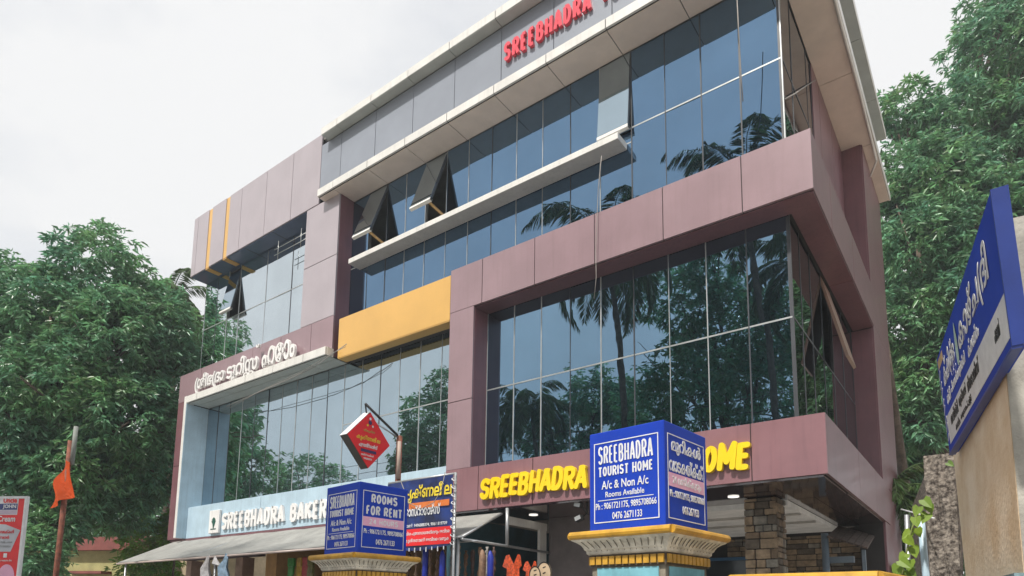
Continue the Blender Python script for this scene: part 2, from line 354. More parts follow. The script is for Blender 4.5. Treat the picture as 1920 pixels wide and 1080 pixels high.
# right block frame
clad('sign_band', ROSE, -7.53, XR, 3.21, 3.945, B, D, YG + .06, jx=J111)
clad('frame_beam', MAUVE, -7.53, XR, 6.81, 7.62, B, D, YG + .06, jx=J111)
clad('frame_column', MAUVE, -7.53, -6.98, 3.949, 6.806, B, D, YG + .06, jz=[5.15])
box('column_reveal', MAROON_AND_SHADE, -7.0, -6.976, D + .043, YG - .004, 3.95, 6.806, B)  # same cladding as the column, shade put into the darker colour
soffit('beam_soffit', MAROON_AND_SHADE, -6.975, XR - .045, D + .043, YG - .002, 6.792, B)
# right side returns of band and beam
clad('side_band', MAROON_AND_SHADE, D + .045, 13.6, 3.21, 3.945, B, XR, -1.95, jx=[10.4, 12.0], axis='x')  # side turned from the sun: shade put into the darker colour
clad('side_beam', MAROON_AND_SHADE, D + .045, 12.98, 6.81, 7.62, B, XR, -1.95, jx=[9.3, 11.0], axis='x')
soffit('side_beam_soffit', MAROON_AND_SHADE, -1.86, XR - .006, D + .05, 12.98, 6.788, B, jy=[10.9])
clad('rear_pier', MAROON_AND_SHADE, 13.02, 15.3, 0, 10.46, B, -1.52, -1.94, jz=[3.9, 6.9], axis='x')
box('rear_pier_face', MAROON_AND_SHADE, -1.885, -1.545, 12.995, 13.03, 3.95, 6.78, B); box('rear_pier_face', MAROON_AND_SHADE, -1.885, -1.545, 12.995, 13.03, 7.63, 10.45, B)
# yellow box
clad('yellow_fascia', YELLOW, -10.65, -7.536, 6.69, 7.54, B, D, YG - .01)
box('yellow_soffit', YELLOW, -10.645, -7.54, D + .006, 8.38, 6.672, 6.692, B)
box('yellow_end', YELLOW, -10.662, -10.646, D + .01, 8.4, 6.7, 7.53, B)
# left block
clad('upper_wall', GREYPINK, -12.0, -10.85, 7.69, 10.475, B, D, YG + .06, jz=[9.06])
box('upper_wall_reveal', MAROON_AND_SHADE, -10.87, -10.846, D + .043, YG - .004, 6.76, 10.46, B)  # wall cladding with the recess shade put into its colour
box('upper_wall_reveal', MAROON_AND_SHADE, -12.004, -11.98, D + .043, YG - .004, 7.7, 10.46, B)
clad('letter_band', MAUVE, -17.3, -10.85, 6.93, 7.685, B, D, YG + .06, jx=[-16.2, -13.85, -12.72, -11.6])
clad('left_strip', MAROON_AND_SHADE, -17.3, -16.6, 3.25, 6.925, B, D, YG + .06, jz=[5.2])
# roof box on the left
for a, b, jx in ((-17.21, -16.44, [-17.0]), (-16.26, -15.58, []), (-15.4, -11.59, [-14.84, -13.73, -12.65])):
    clad('roof_box', GREYPINK, a, b, 10.5, 12.2, B, D, YG + .4, jx=jx)
for a, b in ((-16.435, -16.265), (-15.575, -15.405)):
    box('yellow_groove', YELLOW, a, b, D + .012, D + .06, 10.5, 12.19, B); box('yellow_groove_soffit', YELLOW, a, b, D + .01, D + .38, 10.462, 10.478, B)
box('roof_box_end', GREYPINK, -17.222, -17.2, D + .03, 11.5, 10.5, 12.2, B)
box('roof_box_soffit', DARKS, -17.2, -12.01, D + .03, 8.9, 10.48, 10.502, B)
for x in (-14.6, -13.4): box('soffit_joint', JOINT, x, x + .012, D + .04, 8.85, 10.477, 10.481, B)
# upper strip with red letters, canopy below it, eave above
JS = [-10.88, -9.77, -8.67, -7.57, -6.46, -5.35, -4.26, -3.15]
clad('name_strip', STRIP, -11.575, XR - .02, 10.64, 11.905, B, D, 8.3, jx=JS)
clad('side_name_strip', STRIP, D + .03, 15.3, 10.64, 11.905, B, XR - .02, -1.9, jx=[9.9, 11.6, 13.3], axis='x')
CF, CR = 7.947, -1.31
JC = [-10.84, -9.75, -8.66, -7.56, -6.46, -5.37, -4.27, -3.16, -2.07]
clad('canopy_fascia', WHITEP, -11.37, CR, 10.47, 10.635, B, CF, CF + .12, jx=JC)
clad('side_canopy_fascia', WHITEP, CF + .045, 15.3, 10.47, 10.635, B, CR, CR - .12, jx=[9.4, 11.1, 13.0], axis='x')
soffit('canopy_soffit', SOFF, -11.36, -1.895, CF + .05, YG - .003, 10.452, B, jx=JC)
soffit('side_canopy_soffit', SOFF, -1.885, CR - .012, CF + .05, 15.25, 10.452, B, jy=[11.05, 13.1])
box('canopy_end', WHITEP, -11.378, -11.366, CF + .01, D - .004, 10.47, 10.63, B)
box('canopy_top', CONC, -11.36, CR - .02, CF + .05, D + .15, 10.6, 10.636, B)
EF, ER = 7.94, -1.315
JE = [-10.81, -9.71, -8.63, -7.54, -6.45, -5.35, -4.25, -3.15, -2.05]
clad('eave_fascia', WHITEP, -11.34, ER, 11.925, 12.09, B, EF, EF + .1, jx=JE)
clad('side_eave_fascia', WHITEP, EF + .045, 15.3, 11.925, 12.09, B, ER, ER - .1, jx=[9.4, 11.1, 12.13, 13.88], axis='x')
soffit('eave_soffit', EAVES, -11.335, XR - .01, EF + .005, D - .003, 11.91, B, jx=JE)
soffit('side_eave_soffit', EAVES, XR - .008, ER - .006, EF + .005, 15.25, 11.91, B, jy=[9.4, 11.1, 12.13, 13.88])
box('left_roof_slab', CONC, -17.15, -11.35, D + .06, 15.3, 12.1, 12.15, B)
box('roof_slab', CONC, -11.3, ER - .03, EF + .06, 15.3, 12.06, 12.085, B)
tube('rain_pipe', WHITEP, [(-1.335, 7.98, 10.43), (-1.33, 9, 10.425), (-1.34, 10.1, 10.43), (-1.335, 11.5, 10.42), (-1.35, 12.6, 10.43), (-1.36, 13.6, 10.4), (-1.5, 13.75, 10.2)], .022, B)

# ---- curtain walls
def curtain(name, m, xs, zlines, y, parent, skip=(), zsplit=None, mull=.018):
    """xs: mullion lines; zlines: function of column -> z breaks"""
    zs_all = [zlines(i) for i in range(len(xs) - 1)]
    zmin = min(z[0] for z in zs_all); zmax = max(z[-1] for z in zs_all)
    fr = [box_geo(xs[0], xs[-1], y + .045, y + .06, zmin, zmin + .05), box_geo(xs[0], xs[-1], y + .045, y + .06, zmax - .05, zmax)]
    p = link(name, mesh(*join(fr)), FRAMED, parent)
    for i in range(len(xs) - 1):
        zz = zs_all[i]
        for j in range(len(zz) - 1):
            if (i, j) in skip: continue
            pane(p, m, xs[i] + .006, xs[i + 1] - .006, zz[j] + .006, zz[j + 1] - .006, y)
        for z in zz[1:-1]: box('transom', FRAMEL, xs[i] + mull / 2, xs[i + 1] - mull / 2, y - .006, y + .03, z - .011, z + .011, p)
    for k, x in enumerate(xs):
        ww = mull * random.choice((.6, .8, 1., 1.1))
        box('mullion', FRAMEL if random.random() < .6 else FRAMED, x - ww / 2, x + ww / 2, y - .007, y + .03, zmin, zmax, p)
    return p
# first floor, right
curtain('first_floor_glazing', GLASS, [-6.97] + MX[8:], lambda i: [3.96, 5.385, 6.8], YG, B)
# second floor: opening sashes at columns 1, 4 (wide open) and 11 (ajar)
SK = {(1, 2), (4, 2), (11, 2)}
curtain('second_floor_glazing', GLASS2, MX, lambda i: [7.63, 8.87, 9.11, 10.44] if i < 12 else [7.63, 9.11, 10.44], YG, B, skip=SK)
# bakery glazing
BX = [MX[0] - MOD * k for k in range(9, -1, -1)] + MX[1:6] + [-7.54]
BX = [-16.45] + [x for x in BX if x > -16.2]
curtain('bakery_glazing', GLASSB, BX, lambda i: [4.05, 5.39, 6.72] if BX[i] > -10.9 else [4.05, 6.72], YG, B)
# upper left glazing
LX = [-17.13, -16.5, -15.95, -15.38, -14.17, -13.09, -12.0]
curtain('upper_left_glazing', GLASSW, LX, lambda i: [7.69, 9.1, 10.46], YG + .04, B, skip={(2, 1)})
# side glazing along the right wall
def side_curtain(name, ys, z0, z1, zt, skip=()):
    p = link(name, mesh(*join([box_geo(-1.97, -1.95, ys[0], ys[-1], z0, z0 + .04), box_geo(-1.97, -1.95, ys[0], ys[-1], z1 - .04, z1)])), FRAMED, B)
    for i in range(len(ys) - 1):
        zz = [z0] + zt + [z1]
        for j in range(len(zz) - 1):
            if (i, j) in skip: continue
            pane(p, GLASSD, ys[i] + .006, ys[i + 1] - .006, zz[j] + .006, zz[j + 1] - .006, 1.89, 'x')
        for z in zt: box('transom', FRAMED, -1.93, -1.884, ys[i] + .01, ys[i + 1] - .01, z - .012, z + .012, p)
    for y in ys: box('mullion', FRAMED, -1.93, -1.883, y - .01, y + .01, z0, z1, p)
side_curtain('first_floor_side_glazing', [8.545, 9.03, 9.64, 10.37, 11.1, 12.0, 12.98], 3.96, 6.78, [5.385], skip={(3, 1)})
side_curtain('second_floor_side_glazing', [8.545, 9.1, 10.1, 10.42], 7.63, 10.44, [9.11])
clad('second_floor_side_wall', MAROON_AND_SHADE, 10.44, 12.98, 7.63, 10.44, B, -1.87, -1.96, jx=[10.98, 12.0], jz=[8.9], axis='x')
# ---- projecting sill on the second floor
box('long_sill', WHITEP, -10.53, -4.21, 8.21, YG - .012, 8.755, 8.865, B, bev=.006)
# ---- opening sashes
def sash(x0, x1, zt, zb, yb, m, y=YG, stay=True, hinge='y', nm='open_sash'):
    """top-hung sash, hinge at (y, zt), bottom pushed out to (yb, zb)"""
    dirv = np.array([0, yb - y, zb - zt]); Ls = np.linalg.norm(dirv); dirv /= Ls
    f = frame_map((x0, y, zt), (1, 0, 0), dirv) if True else None
    nrm = np.cross((1, 0, 0), dirv)                      # points outward/upward or inward
    sgn = 1 if nrm[1] < 0 else -1
    def bx(a, b, c, d, e0, e1):
        v, fc = box_geo(a, b, c, d, min(e0 * sgn, e1 * sgn), max(e0 * sgn, e1 * sgn)); return [f(q) for q in v], fc
    W = x1 - x0; fw = .05
    s = link(nm, mesh(*join([bx(0, fw, 0, Ls, -.045, 0), bx(W - fw, W, 0, Ls, -.045, 0), bx(fw, W - fw, 0, fw, -.045, 0), bx(fw, W - fw, Ls - fw * 1.1, Ls, -.05, -.002)])), FRAMED, B)
    v, fc = bx(.004, W - .004, .004, Ls - .055, .002, .009); link('glass_pane', mesh(v, fc), m, s)
    v, fc = bx(0, W, Ls - .05, Ls + .004, -.052, .012); link('sash_rail', mesh(v, fc), WHITEP, s)
    v, fc = bx(.03, W - .03, .03, Ls - .06, -.02, -.012); link('inner_film', mesh(v, fc), mat('sash_film', (.10, .06, .065), rough=.3), s)
    if stay:
        a = np.array([x1 - .1, yb + .03, zb + .03]); b = np.array([x1 - .02, y + .02, zb - .12])
        link('stay_arm', mesh(*join([tube_geo([a, b], .028, 6)])), mat('tan_tape', (.55, .33, .12), rough=.7, var=.2, vscale=30), s)
    for xx in (x0 + .004, x1 - .004): box('opening_jamb', FRAMEL, xx - .006, xx + .006, y + .02, y + .06, zb - .05, zt, s)
    return s
sash(MX[1] + .01, MX[2] - .01, 10.42, 9.2, 8.1, GLASSB)
sash(MX[4] + .01, MX[5] - .01, 10.42, 9.2, 8.1, GLASSB)
sash(MX[11] + .008, MX[12] - .008, 10.43, 9.06, 8.42, GLASSB, stay=False)
sash(-15.93, -15.4, 10.3, 9.18, 8.36, GLASSB, y=YG + .04, stay=False)
# open sash on the side wall (edge seen from the front)
sd = link('open_sash', mesh([(-1.885, 10.4, 6.76), (-1.885, 11.06, 6.76), (-1.56, 11.06, 5.42), (-1.56, 10.4, 5.42), (-1.92, 10.4, 6.75), (-1.92, 11.06, 6.75), (-1.6, 11.06, 5.4), (-1.6, 10.4, 5.4)], [(0, 1, 2, 3), (7, 6, 5, 4), (4, 5, 1, 0), (5, 6, 2, 1), (6, 7, 3, 2), (7, 4, 0, 3)]), mat('brown_sash', (.30, .19, .14), rough=.4), B)
# rail in the upper-left recess
for z in (9.95, 10.1): tube('guard_rail', FRAMEL, [(-13.45, 8.3, z), (-12.02, 8.3, z)], .008, B)
for x in (-13.3, -12.4): tube('guard_post', FRAMEL, [(x, 8.3, 9.8), (x, 8.3, 10.28)], .008, B)

# ---- bakery surround
BF_ = 7.947
JB = [-15.95, -14.85, -13.75, -12.65, -11.55]
clad('bakery_canopy', WHITEP, -16.45, -10.8, 6.745, 6.92, B, BF_, BF_ + .14, jx=JB)
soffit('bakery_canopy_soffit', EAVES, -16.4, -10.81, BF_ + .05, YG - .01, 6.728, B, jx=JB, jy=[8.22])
box('bakery_canopy_end', WHITEP, -10.806, -10.79, BF_ + .045, D, 6.745, 6.92, B); box('bakery_canopy_top', WHITEP, -16.44, -10.81, BF_ + .05, D - .002, 6.9, 6.918, B)
box('bakery_frame', WHITEP, -16.56, -16.452, BF_ - .004, D - .002, 3.25, 6.925, B, bev=.004)
box('bakery_reveal', BLUEP, -16.47, -16.44, BF_ + .005, YG - .006, 3.25, 6.72, B)
clad('bakery_band', BLUEP, -16.435, -7.535, 3.25, 4.045, B, 8.2, YG + .05, jx=[-13.2, -10.4])
box('bakery_band_top', BLUEP, -16.43, -7.54, 8.22, YG - .01, 4.04, 4.052, B)
box('bakery_underside', MAROON_AND_SHADE, -17.25, -7.54, D + .05, 8.7, 3.2, 3.246, B)

# ---- ground floor
box('entrance_soffit', GLOSSM, -7.5, XR - .05, D + .03, 9.6, 3.18, 3.208, B); box('side_entrance_soffit', GLOSSM, -1.95, XR - .04, 9.61, 13.5, 3.18, 3.206, B)
box('entrance_soffit_inner', GLOSSM, -2.3, -1.96, 9.61, 13.4, 3.18, 3.206, B)
box('white_ceiling', mat('white_ceiling', (.6, .59, .57), rough=.8, em=((1, .97, .9), .06)), -5.2, -2.32, 9.62, 13.2, 3.1, 3.18, B)  # no lamp: faint emission brightens the ceiling in place of light
for y in (10.4, 11.4): box('ceiling_batten', mat('ceiling_batten', (.5, .49, .47), rough=.8), -5.1, -2.34, y, y + .1, 3.07, 3.098, B)
box('shop_side_wall', mat('grey_plum_plaster', (.19, .165, .165), rough=.8), -6.25, -5.28, 9.45, 12.5, 0, 3.178, B)
SHOPW = mat('shop_plaster', (.42, .30, .25), rough=.85, var=.15)
box('rear_wall', SHOPW, -14.2, -7.62, 10.2, 10.3, 0, 3.2, B); box('lintel', mat('dark_plum_beam', (.10, .08, .10), rough=.7), -16.9, -13.5, 8.35, 8.6, 2.72, 3.19, B)
box('shop_column', SHOPW, -14.4, -14.1, 8.4, 8.7, 0, 2.71, B); box('shop_column', SHOPW, -16.7, -16.45, 8.4, 8.7, 0, 2.71, B)
for x in (-12.75, -9.2): box('shop_partition', mat('ochre_plaster', (.55, .33, .14), rough=.85), x - .25, x + .15, 8.3, 10.15, 0, 3.19, B)
box('shop_partition', mat('teal_paint', (.05, .13, .17), rough=.5, var=.15), -7.6, -7.5, 8.3, 12.3, 0, 3.17, B)
box('teal_shop_wall', mat('teal_paint', (.03, .09, .13), rough=.5), -7.45, -6.27, 11.2, 11.3, 0, 3.16, B)
for (x, y) in ((-2.86, 8.94), (-6.23, 8.94), (-4.5, 8.94)):
    v, f = tube_geo([(x, y, 3.168), (x, y, 3.179)], .075, 20); link('downlight', mesh(v, f), mat('downlight_glow', (.8, .8, .78), rough=.4, em=((1, .96, .88), .8)), B)
# stone clad pillar and back wall: each stone its own piece
STN = [mat('stone_%s' % n, c, rough=.9, var=.2, vscale=9, bump=.5, bscale=25) for n, c in (('tan', (.40, .30, .20)), ('brown', (.26, .19, .13)), ('grey', (.30, .28, .24)), ('dark', (.17, .14, .11)))]
def stones(parent, x0, x1, z0, z1, yf, axis='y', smin=.1, smax=.22):
    z = z0; rn = random.Random(int(x0 * 100))
    while z < z1 - .03:
        h = min(rn.uniform(.07, .15), z1 - z); x = x0
        while x < x1 - .02:
            wdt = rn.uniform(smin, smax)
            if x1 - x - wdt < .06: wdt = x1 - x
            p = rn.uniform(.0, .025)
            if axis == 'y': box('stone', rn.choice(STN), x + .006, x + wdt - .006, yf - p, yf + .05, z + .006, z + h - .006, parent, bev=.008)
            else: box('stone', rn.choice(STN), yf - .05, yf + p, x + .006, x + wdt - .006, z + .006, z + h - .006, parent, bev=.008)
            x += wdt
        z += h
p = box('stone_pillar', JOINT, -2.78, -2.38, 9.2, 9.58, 0, 3.17, B); stones(p, -2.8, -2.36, 1.6, 3.17, 9.18); stones(p, 9.18, 9.6, 1.6, 3.17, -2.36, axis='x')
p = box('stone_wall', JOINT, -5.2, -1.95, 13.25, 13.4, 0, 3.17, B); stones(p, -4.4, -1.96, 1.5, 3.05, 13.24, smin=.15, smax=.4)
dr = box('entrance_door', mat('dark_door_glass', (.03, .04, .05), rough=.1), -4.9, -3.3, 12.9, 12.95, 0, 2.6, B)
for a, b in ((-4.95, -4.87), (-3.33, -3.25)): box('door_frame', mat('blue_door_frame', (.03, .12, .25), rough=.5), a, b, 12.86, 12.97, 0, 2.66, dr)
box('door_head', mat('blue_door_frame', (.03, .12, .25)), -4.86, -3.34, 12.86, 12.97, 2.6, 2.66, dr); box('door_rail', FRAMEL, -4.86, -3.34, 12.885, 12.898, 2.1, 2.14, dr)

# ================================================================== LETTERED SIGNS ON THE FACADE
def letter_sign(nm, label): return thing(nm, label, 'sign', (0, 0, 0))
s = thing('raised_letter_sign', 'raised red letters on the blue-grey strip under the roof', 'sign', (-5, D, 11))
fm = frame_map((-6.36, D - .004, 11.12), XU, ZU)
block_text('SREEBHADRA TOURIST HOME', 3.95, .36, fm, LETR, s, t=.085, dep=.06, gap=.16, word=.75)
s = thing('raised_letter_sign', 'raised yellow rounded letters on the mauve band over the entrance', 'sign', (-5, D, 3.3))
fm = frame_map((-6.72, D - .004, 3.36), XU, ZU)
LETYD = mat('letter_side_brown', (.22, .12, .02), rough=.5)
block_text('SREEBHADRA', 2.02, .36, fm, LETY, s, t=.10, dep=.07, shear=.12, rnd=True, gap=.0, wob=.045)
fm = frame_map((-4.52, D - .004, 3.36), XU, ZU)
block_text('TOURIST HOME', 2.13, .36, fm, LETY, s, t=.10, dep=.07, shear=.12, rnd=True, gap=.0, wob=.045, word=.7)
s = thing('raised_letter_sign', 'raised white capital letters on the pale blue bakery band', 'sign', (-12.6, 8.2, 3.3))
fm = frame_map((-14.7, 8.196, 3.36), XU, ZU)
block_text('SREEBHADRA BAKERY', 4.2, .40, fm, LETW, s, t=.10, dep=.05, gap=.12, word=.7, serif=True)
s = thing('logo_box', 'small white square box with a dark green emblem beside the bakery letters', 'sign', (-15, 8.2, 3.3))
box('box_body', LETW, -15.24, -14.8, 8.13, 8.196, 3.3, 3.86, s, bev=.01)
fm = frame_map((-15.24, 8.128, 3.3), XU, ZU); EMB = mat('emblem_green', (.02, .10, .07), rough=.5)
for k in range(7):
    a = math.radians(-60 + k * 20); c = np.array([.22 + .1 * math.sin(a), .22 + .16 * math.cos(a)])
    V, Fc = ribbon_geo([(.22, .12), ((.22 + c[0]) / 2 + .012, (.17 + c[1]) / 2), tuple(c)], .013, 0, .003 + .0005 * k); link('emblem', mesh([fm(v) for v in V], Fc), EMB, s)
V, Fc = ribbon_geo([(.1, .1), (.34, .1)], .012, 0, .003); link('emblem', mesh([fm(v) for v in V], Fc), EMB, s)
# Malayalam name on the left band
s = thing('raised_letter_sign', 'raised white Malayalam letters on the mauve band above the bakery canopy', 'sign', (-14, D, 7))
fm = frame_map((-16.2, 8.06, 6.93), XU, ZU)
for body, x0, wd, y0, ht in (('(ശീഭ(ദാ', 0, 1.38, .03, .46), ('ടൂറിസ', 1.5, 1.32, -.02, .56), ('ഹോം', 3.0, 1.25, .05, .46), ('ററ', 2.25, .42, -.03, .12), ('്', 2.72, .12, .6, .08)):
    f2 = frame_map(fm((x0, y0, 0)), XU, ZU); print_text(body, wd, ht, f2, LETW, s, off=.022, dep=.06, name='letter', glyphs=True)

# ================================================================== GATE PILLARS WITH BOX SIGNS
CREAM = mat('cream_plaster', (.82, .77, .66), rough=.85, var=.18, vscale=7, streak=.55, bump=.25)
OCHRE = mat('ochre_gloss_paint', (.62, .34, .035), rough=.45, var=.15, vscale=8, streak=.25)
CYAN = mat('cyan_paint', (.19, .47, .56), rough=.7, var=.14, vscale=4, streak=.25)
GRIME = mat('grimy_plaster', (.30, .27, .21), rough=.9, var=.25, vscale=6, streak=.6)
def square_loft(prof):
    V = []; Fc = []
    for h, z in prof: V += [(-h, -h, z), (h, -h, z), (h, h, z), (-h, h, z)]
    for i in range(len(prof) - 1):
        for k in range(4): a, b = 4 * i + k, 4 * i + (k + 1) % 4; Fc.append((a, b, b + 4, a + 4))
    n = len(prof); Fc += [(3, 2, 1, 0), (4 * n - 4, 4 * n - 3, 4 * n - 2, 4 * n - 1)]
    return V, Fc
def gate_pillar(loc, rz, ztop, label, hw=.33, sgn=True):
    t = thing('gate_pillar', label, 'pillar', loc, rz, group='painted gate pillars')
    zt = ztop
    link('shaft', mesh(*square_loft([(hw - .02, 0), (hw - .02, zt - .258)])), GRIME, t, False)
    for k in range(4):
        c, s_ = math.cos(k * math.pi / 2), math.sin(k * math.pi / 2)
        v, f = box_geo(-hw + .07, hw - .07, -hw + .012, -hw + .03, .3, zt - .275); link('painted_panel', mesh([(x * c - y * s_, x * s_ + y * c, z) for x, y, z in v], f), CYAN, t, False)
        for i in range(11):
            v, f = box_geo(-hw + .01 + i * (2 * hw - .02) / 11 + .007, -hw + .01 + (i + 1) * (2 * hw - .02) / 11 - .007, -hw - .012, -hw + .01, zt - .25, zt - .19)
            link('dentil_tile', mesh([(x * c - y * s_, x * s_ + y * c, z) for x, y, z in v], f), OCHRE, t, False)
    link('dentil_band', mesh(*square_loft([(hw - .004, zt - .262), (hw - .004, zt - .178)])), mat('dark_grout', (.09, .07, .05), rough=.9), t, False)
    link('cornice', mesh(*square_loft([(hw + .0, zt - .176), (hw + .012, zt - .165), (hw + .014, zt - .145), (hw + .026, zt - .135), (hw + .03, zt - .122), (hw + .044, zt - .1), (hw + .07, zt - .08), (hw + .092, zt - .07), (hw + .1, zt - .06)])), CREAM, t, False)
    for k in range(4):                                   # weathered ribs across the cove
        c, s_ = math.cos(k * math.pi / 2), math.sin(k * math.pi / 2)
        for x in [-.3 + .05 * q_ for q_ in range(13)]:
            g = tube_geo([(x, -hw - .0, zt - .172), (x, -hw - .016, zt - .14), (x * 1.04, -hw - .032, zt - .12), (x * 1.16, -hw - .076, zt - .078)], .0035, 5)
            link('cove_rib', mesh([(a * c - b * s_, a * s_ + b * c, d) for a, b, d in g[0]], g[1]), GRIME, t, False)
    q = hw + .1
    ring = [(-q, -q), (q, -q), (q, q), (-q, q)]
    g = [tube_geo([(*ring[k], zt - .032), (*ring[(k + 1) % 4], zt - .032)], .03, 10) for k in range(4)] + [box_geo(-q, q, -q, q, zt - .058, zt - .012)]
    link('ochre_moulding', mesh(*join(g), smooth=False), OCHRE, t, False)
    return t
def box_sign(loc, rz, label, front, right):
    t = thing('box_sign', label, 'sign', loc, rz, group='blue box signs on the gate pillars')
    h = .325; H = .775
    me = mesh(*box_geo(-h, h, -h, h, 0, H)); bevelled(me, .006); link('sign_box', me, SIGNBLUE, t, False)
    fr = frame_map((-h, -h - .001, 0), (1, 0, 0), (0, 0, 1)); rt = frame_map((h + .001, -h, 0), (0, 1, 0), (0, 0, 1))
    for fmx, rows in ((fr, front), (rt, right)):
        border(SIGNWHITE, fmx, .045, .605, .07, .69, t, .007, world=False)
        for r in rows:
            k = r[0]
            if k == 'band': flat('pink_band', SIGNPINK, fmx, .052, .598, r[1], r[2], t, dep=.0015, world=False)
            elif k == 'line': flat('rule_line', SIGNWHITE, fmx, r[1], r[2], r[3], r[3] + .005, t, world=False)
            elif k == 'block': block_text(r[1], r[3] - r[2], r[5] - r[4], frame_map(fmx((r[2], r[4], 0)), *((XU, ZU) if fmx is fr else ((0, 1, 0), ZU))), SIGNWHITE, t, t=r[6], dep=.004, each=True, world=False, name='letter', gap=.16, serif=len(r) > 7)
            else: print_text(r[1], r[3] - r[2], r[5] - r[4], frame_map(fmx((r[2], r[4], 0)), *((XU, ZU) if fmx is fr else ((0, 1, 0), ZU))), r[7] if len(r) > 7 else SIGNWHITE, t, off=r[6], dep=.003, world=False)
    return t
ENG = [('block', 'SREEBHADRA', .085, .56, .52, .66, .05), ('block', 'TOURIST HOME', .085, .56, .425, .50, .08, 1), ('txt', 'A/c & Non A/c', .115, .52, .325, .39, .012), ('txt', 'Rooms Available', .15, .485, .262, .305, .008),
       ('line', .08, .56, .238), ('txt', 'Ph : 9061721175, 9895708066', .06, .585, .165, .222, .012), ('txt', '0476 2671133', .21, .465, .092, .145, .012)]
MALR = [('txt', 'മുറികൾ', .10, .55, .545, .675, .022), ('txt', 'വാടകയ്ക്ക്', .065, .585, .415, .53, .022), ('band', .305, .405), ('txt', '24 മണിക്കൂറും', .11, .55, .315, .395, .025), ('txt', 'Ph : 9061721175, 9895708066', .07, .59, .22, .28, .02), ('txt', '0476 2671133', .25, .50, .12, .18, .02)]
RENT = [('block', 'ROOMS', .15, .50, .56, .66, .095), ('block', 'FOR RENT', .09, .57, .425, .53, .09), ('band', .305, .405), ('block', '24 HOURS', .13, .52, .325, .385, .09), ('txt', 'Ph : 9061721175, 9895708066', .07, .59, .215, .275, .02), ('txt', '0476 2671133', .23, .48, .11, .17, .02)]
def place_pillar(xc, yc, dep, rz, ztop):
    c = pD(xc, yc, dep); a = np.array([-math.cos(rz), -math.sin(rz)]); b = np.array([-math.sin(rz), math.cos(rz)])
    q = c[:2] + a * .325 + b * .325; return (q[0], q[1], 0)
RZ = math.radians(-6)
l1 = place_pillar(1246, 885, 4.6, RZ, 2.19); gate_pillar(l1, RZ, 2.185, 'cream and ochre gate pillar carrying the larger blue box sign')
box_sign((l1[0], l1[1], 2.18), RZ, 'larger blue box sign with white English and Malayalam lettering, before the entrance', ENG, MALR)
l2 = place_pillar(672.5, 970, 6.93, RZ, 2.17); gate_pillar(l2, RZ, 2.165, 'cream and ochre gate pillar carrying the smaller-looking rooms-for-rent sign')
box_sign((l2[0], l2[1], 2.16), RZ, 'blue box sign advertising rooms for rent, beside the banner', ENG, RENT)
l3 = pD(1488, 1072, 4.05); gate_pillar((l3[0] + .1, l3[1] + .33, 0), RZ, 1.84, 'low gate pillar with ochre cap and no sign, nearest the entrance')

# ================================================================== FORECOURT SIGNS
# projecting diamond sign on a rusty pole
XP = pY(748, 850, 7.0)[0]
t = thing('sign_pole', 'rusty steel pole with slanting bracket above the banner', 'pole', (XP, 7.0, 0))
tube('pole', RUST, [(XP, 7.0, 0), (XP, 7.0, 4.3)], .045, t); tube('pole_wrap', mat('pole_cloth', (.45, .35, .3), rough=.9), [(XP + .03, 6.97, 3.6), (XP + .035, 6.97, 4.2)], .03, t)
tube('bracket', BLACK, [pX(685, 757, XP), pX(745, 816, XP)], .02, t); tube('bracket', GALV, [pX(700, 790, XP - .02), pX(745, 820, XP)], .012, t)
tube('bracket', BLACK, [pX(685, 757, XP), pX(687, 774, XP - .08)], .012, t)
t = thing('diamond_sign', 'red diamond-shaped projecting sign with Malayalam lettering and dark edges', 'sign', (XP - .09, 6.4, 3.66))
dc = [pX(695, 773.8, XP), pX(731.7, 831, XP), pX(689, 877.3, XP), pX(652.9, 819, XP)]
ctr = sum(dc) / 4; hh = (dc[0][2] - dc[2][2]) / 2; ww = (dc[1][1] - dc[3][1]) / 2
P4 = [(0, hh), (ww, 0), (0, -hh), (-ww, 0)]; fm = frame_map((XP, ctr[1], ctr[2]), (0, 1, 0), ZU)
V = [fm((a, b, 0)) for a, b in P4] + [fm((a, b, -.17)) for a, b in P4]
link('sign_face', mesh(V[:4] + [fm((a, b, -.01)) for a, b in P4], [(3, 2, 1, 0), (4, 5, 6, 7)] + [(i, (i + 1) % 4, (i + 1) % 4 + 4, i + 4) for i in range(4)]), SIGNRED, t)
Vs = [fm((a * 1.01, b * 1.01, -.011)) for a, b in P4] + [fm((a * 1.01, b * 1.01, -.17)) for a, b in P4]
bd = link('sign_body', mesh(Vs, [(3, 2, 1, 0), (4, 5, 6, 7)] + [(i, (i + 1) % 4, (i + 1) % 4 + 4, i + 4) for i in range(4)]), mat('sign_side_grey', (.075, .07, .065), rough=.5), t)
link('top_cover', mesh([fm((0, hh * 1.02 + .005, -.009)), fm((-ww * 1.02 - .004, .0, -.009)), fm((-ww * 1.02 - .004, 0, -.172)), fm((0, hh * 1.02 + .005, -.172)), fm((0, hh * 1.02 + .012, -.009)), fm((-ww * 1.02 - .01, .004, -.009)), fm((-ww * 1.02 - .01, .004, -.172)), fm((0, hh * 1.02 + .012, -.172))], [(3, 2, 1, 0), (4, 5, 6, 7), (0, 1, 5, 4), (1, 2, 6, 5), (2, 3, 7, 6), (3, 0, 4, 7)]), SIGNWHITE, t)
PYEL = mat('print_yellow', (.80, .62, .04), rough=.4); PBLUE = mat('print_dark_blue', (.05, .03, .12), rough=.4); PGRN = mat('print_olive', (.40, .38, .08), rough=.4)
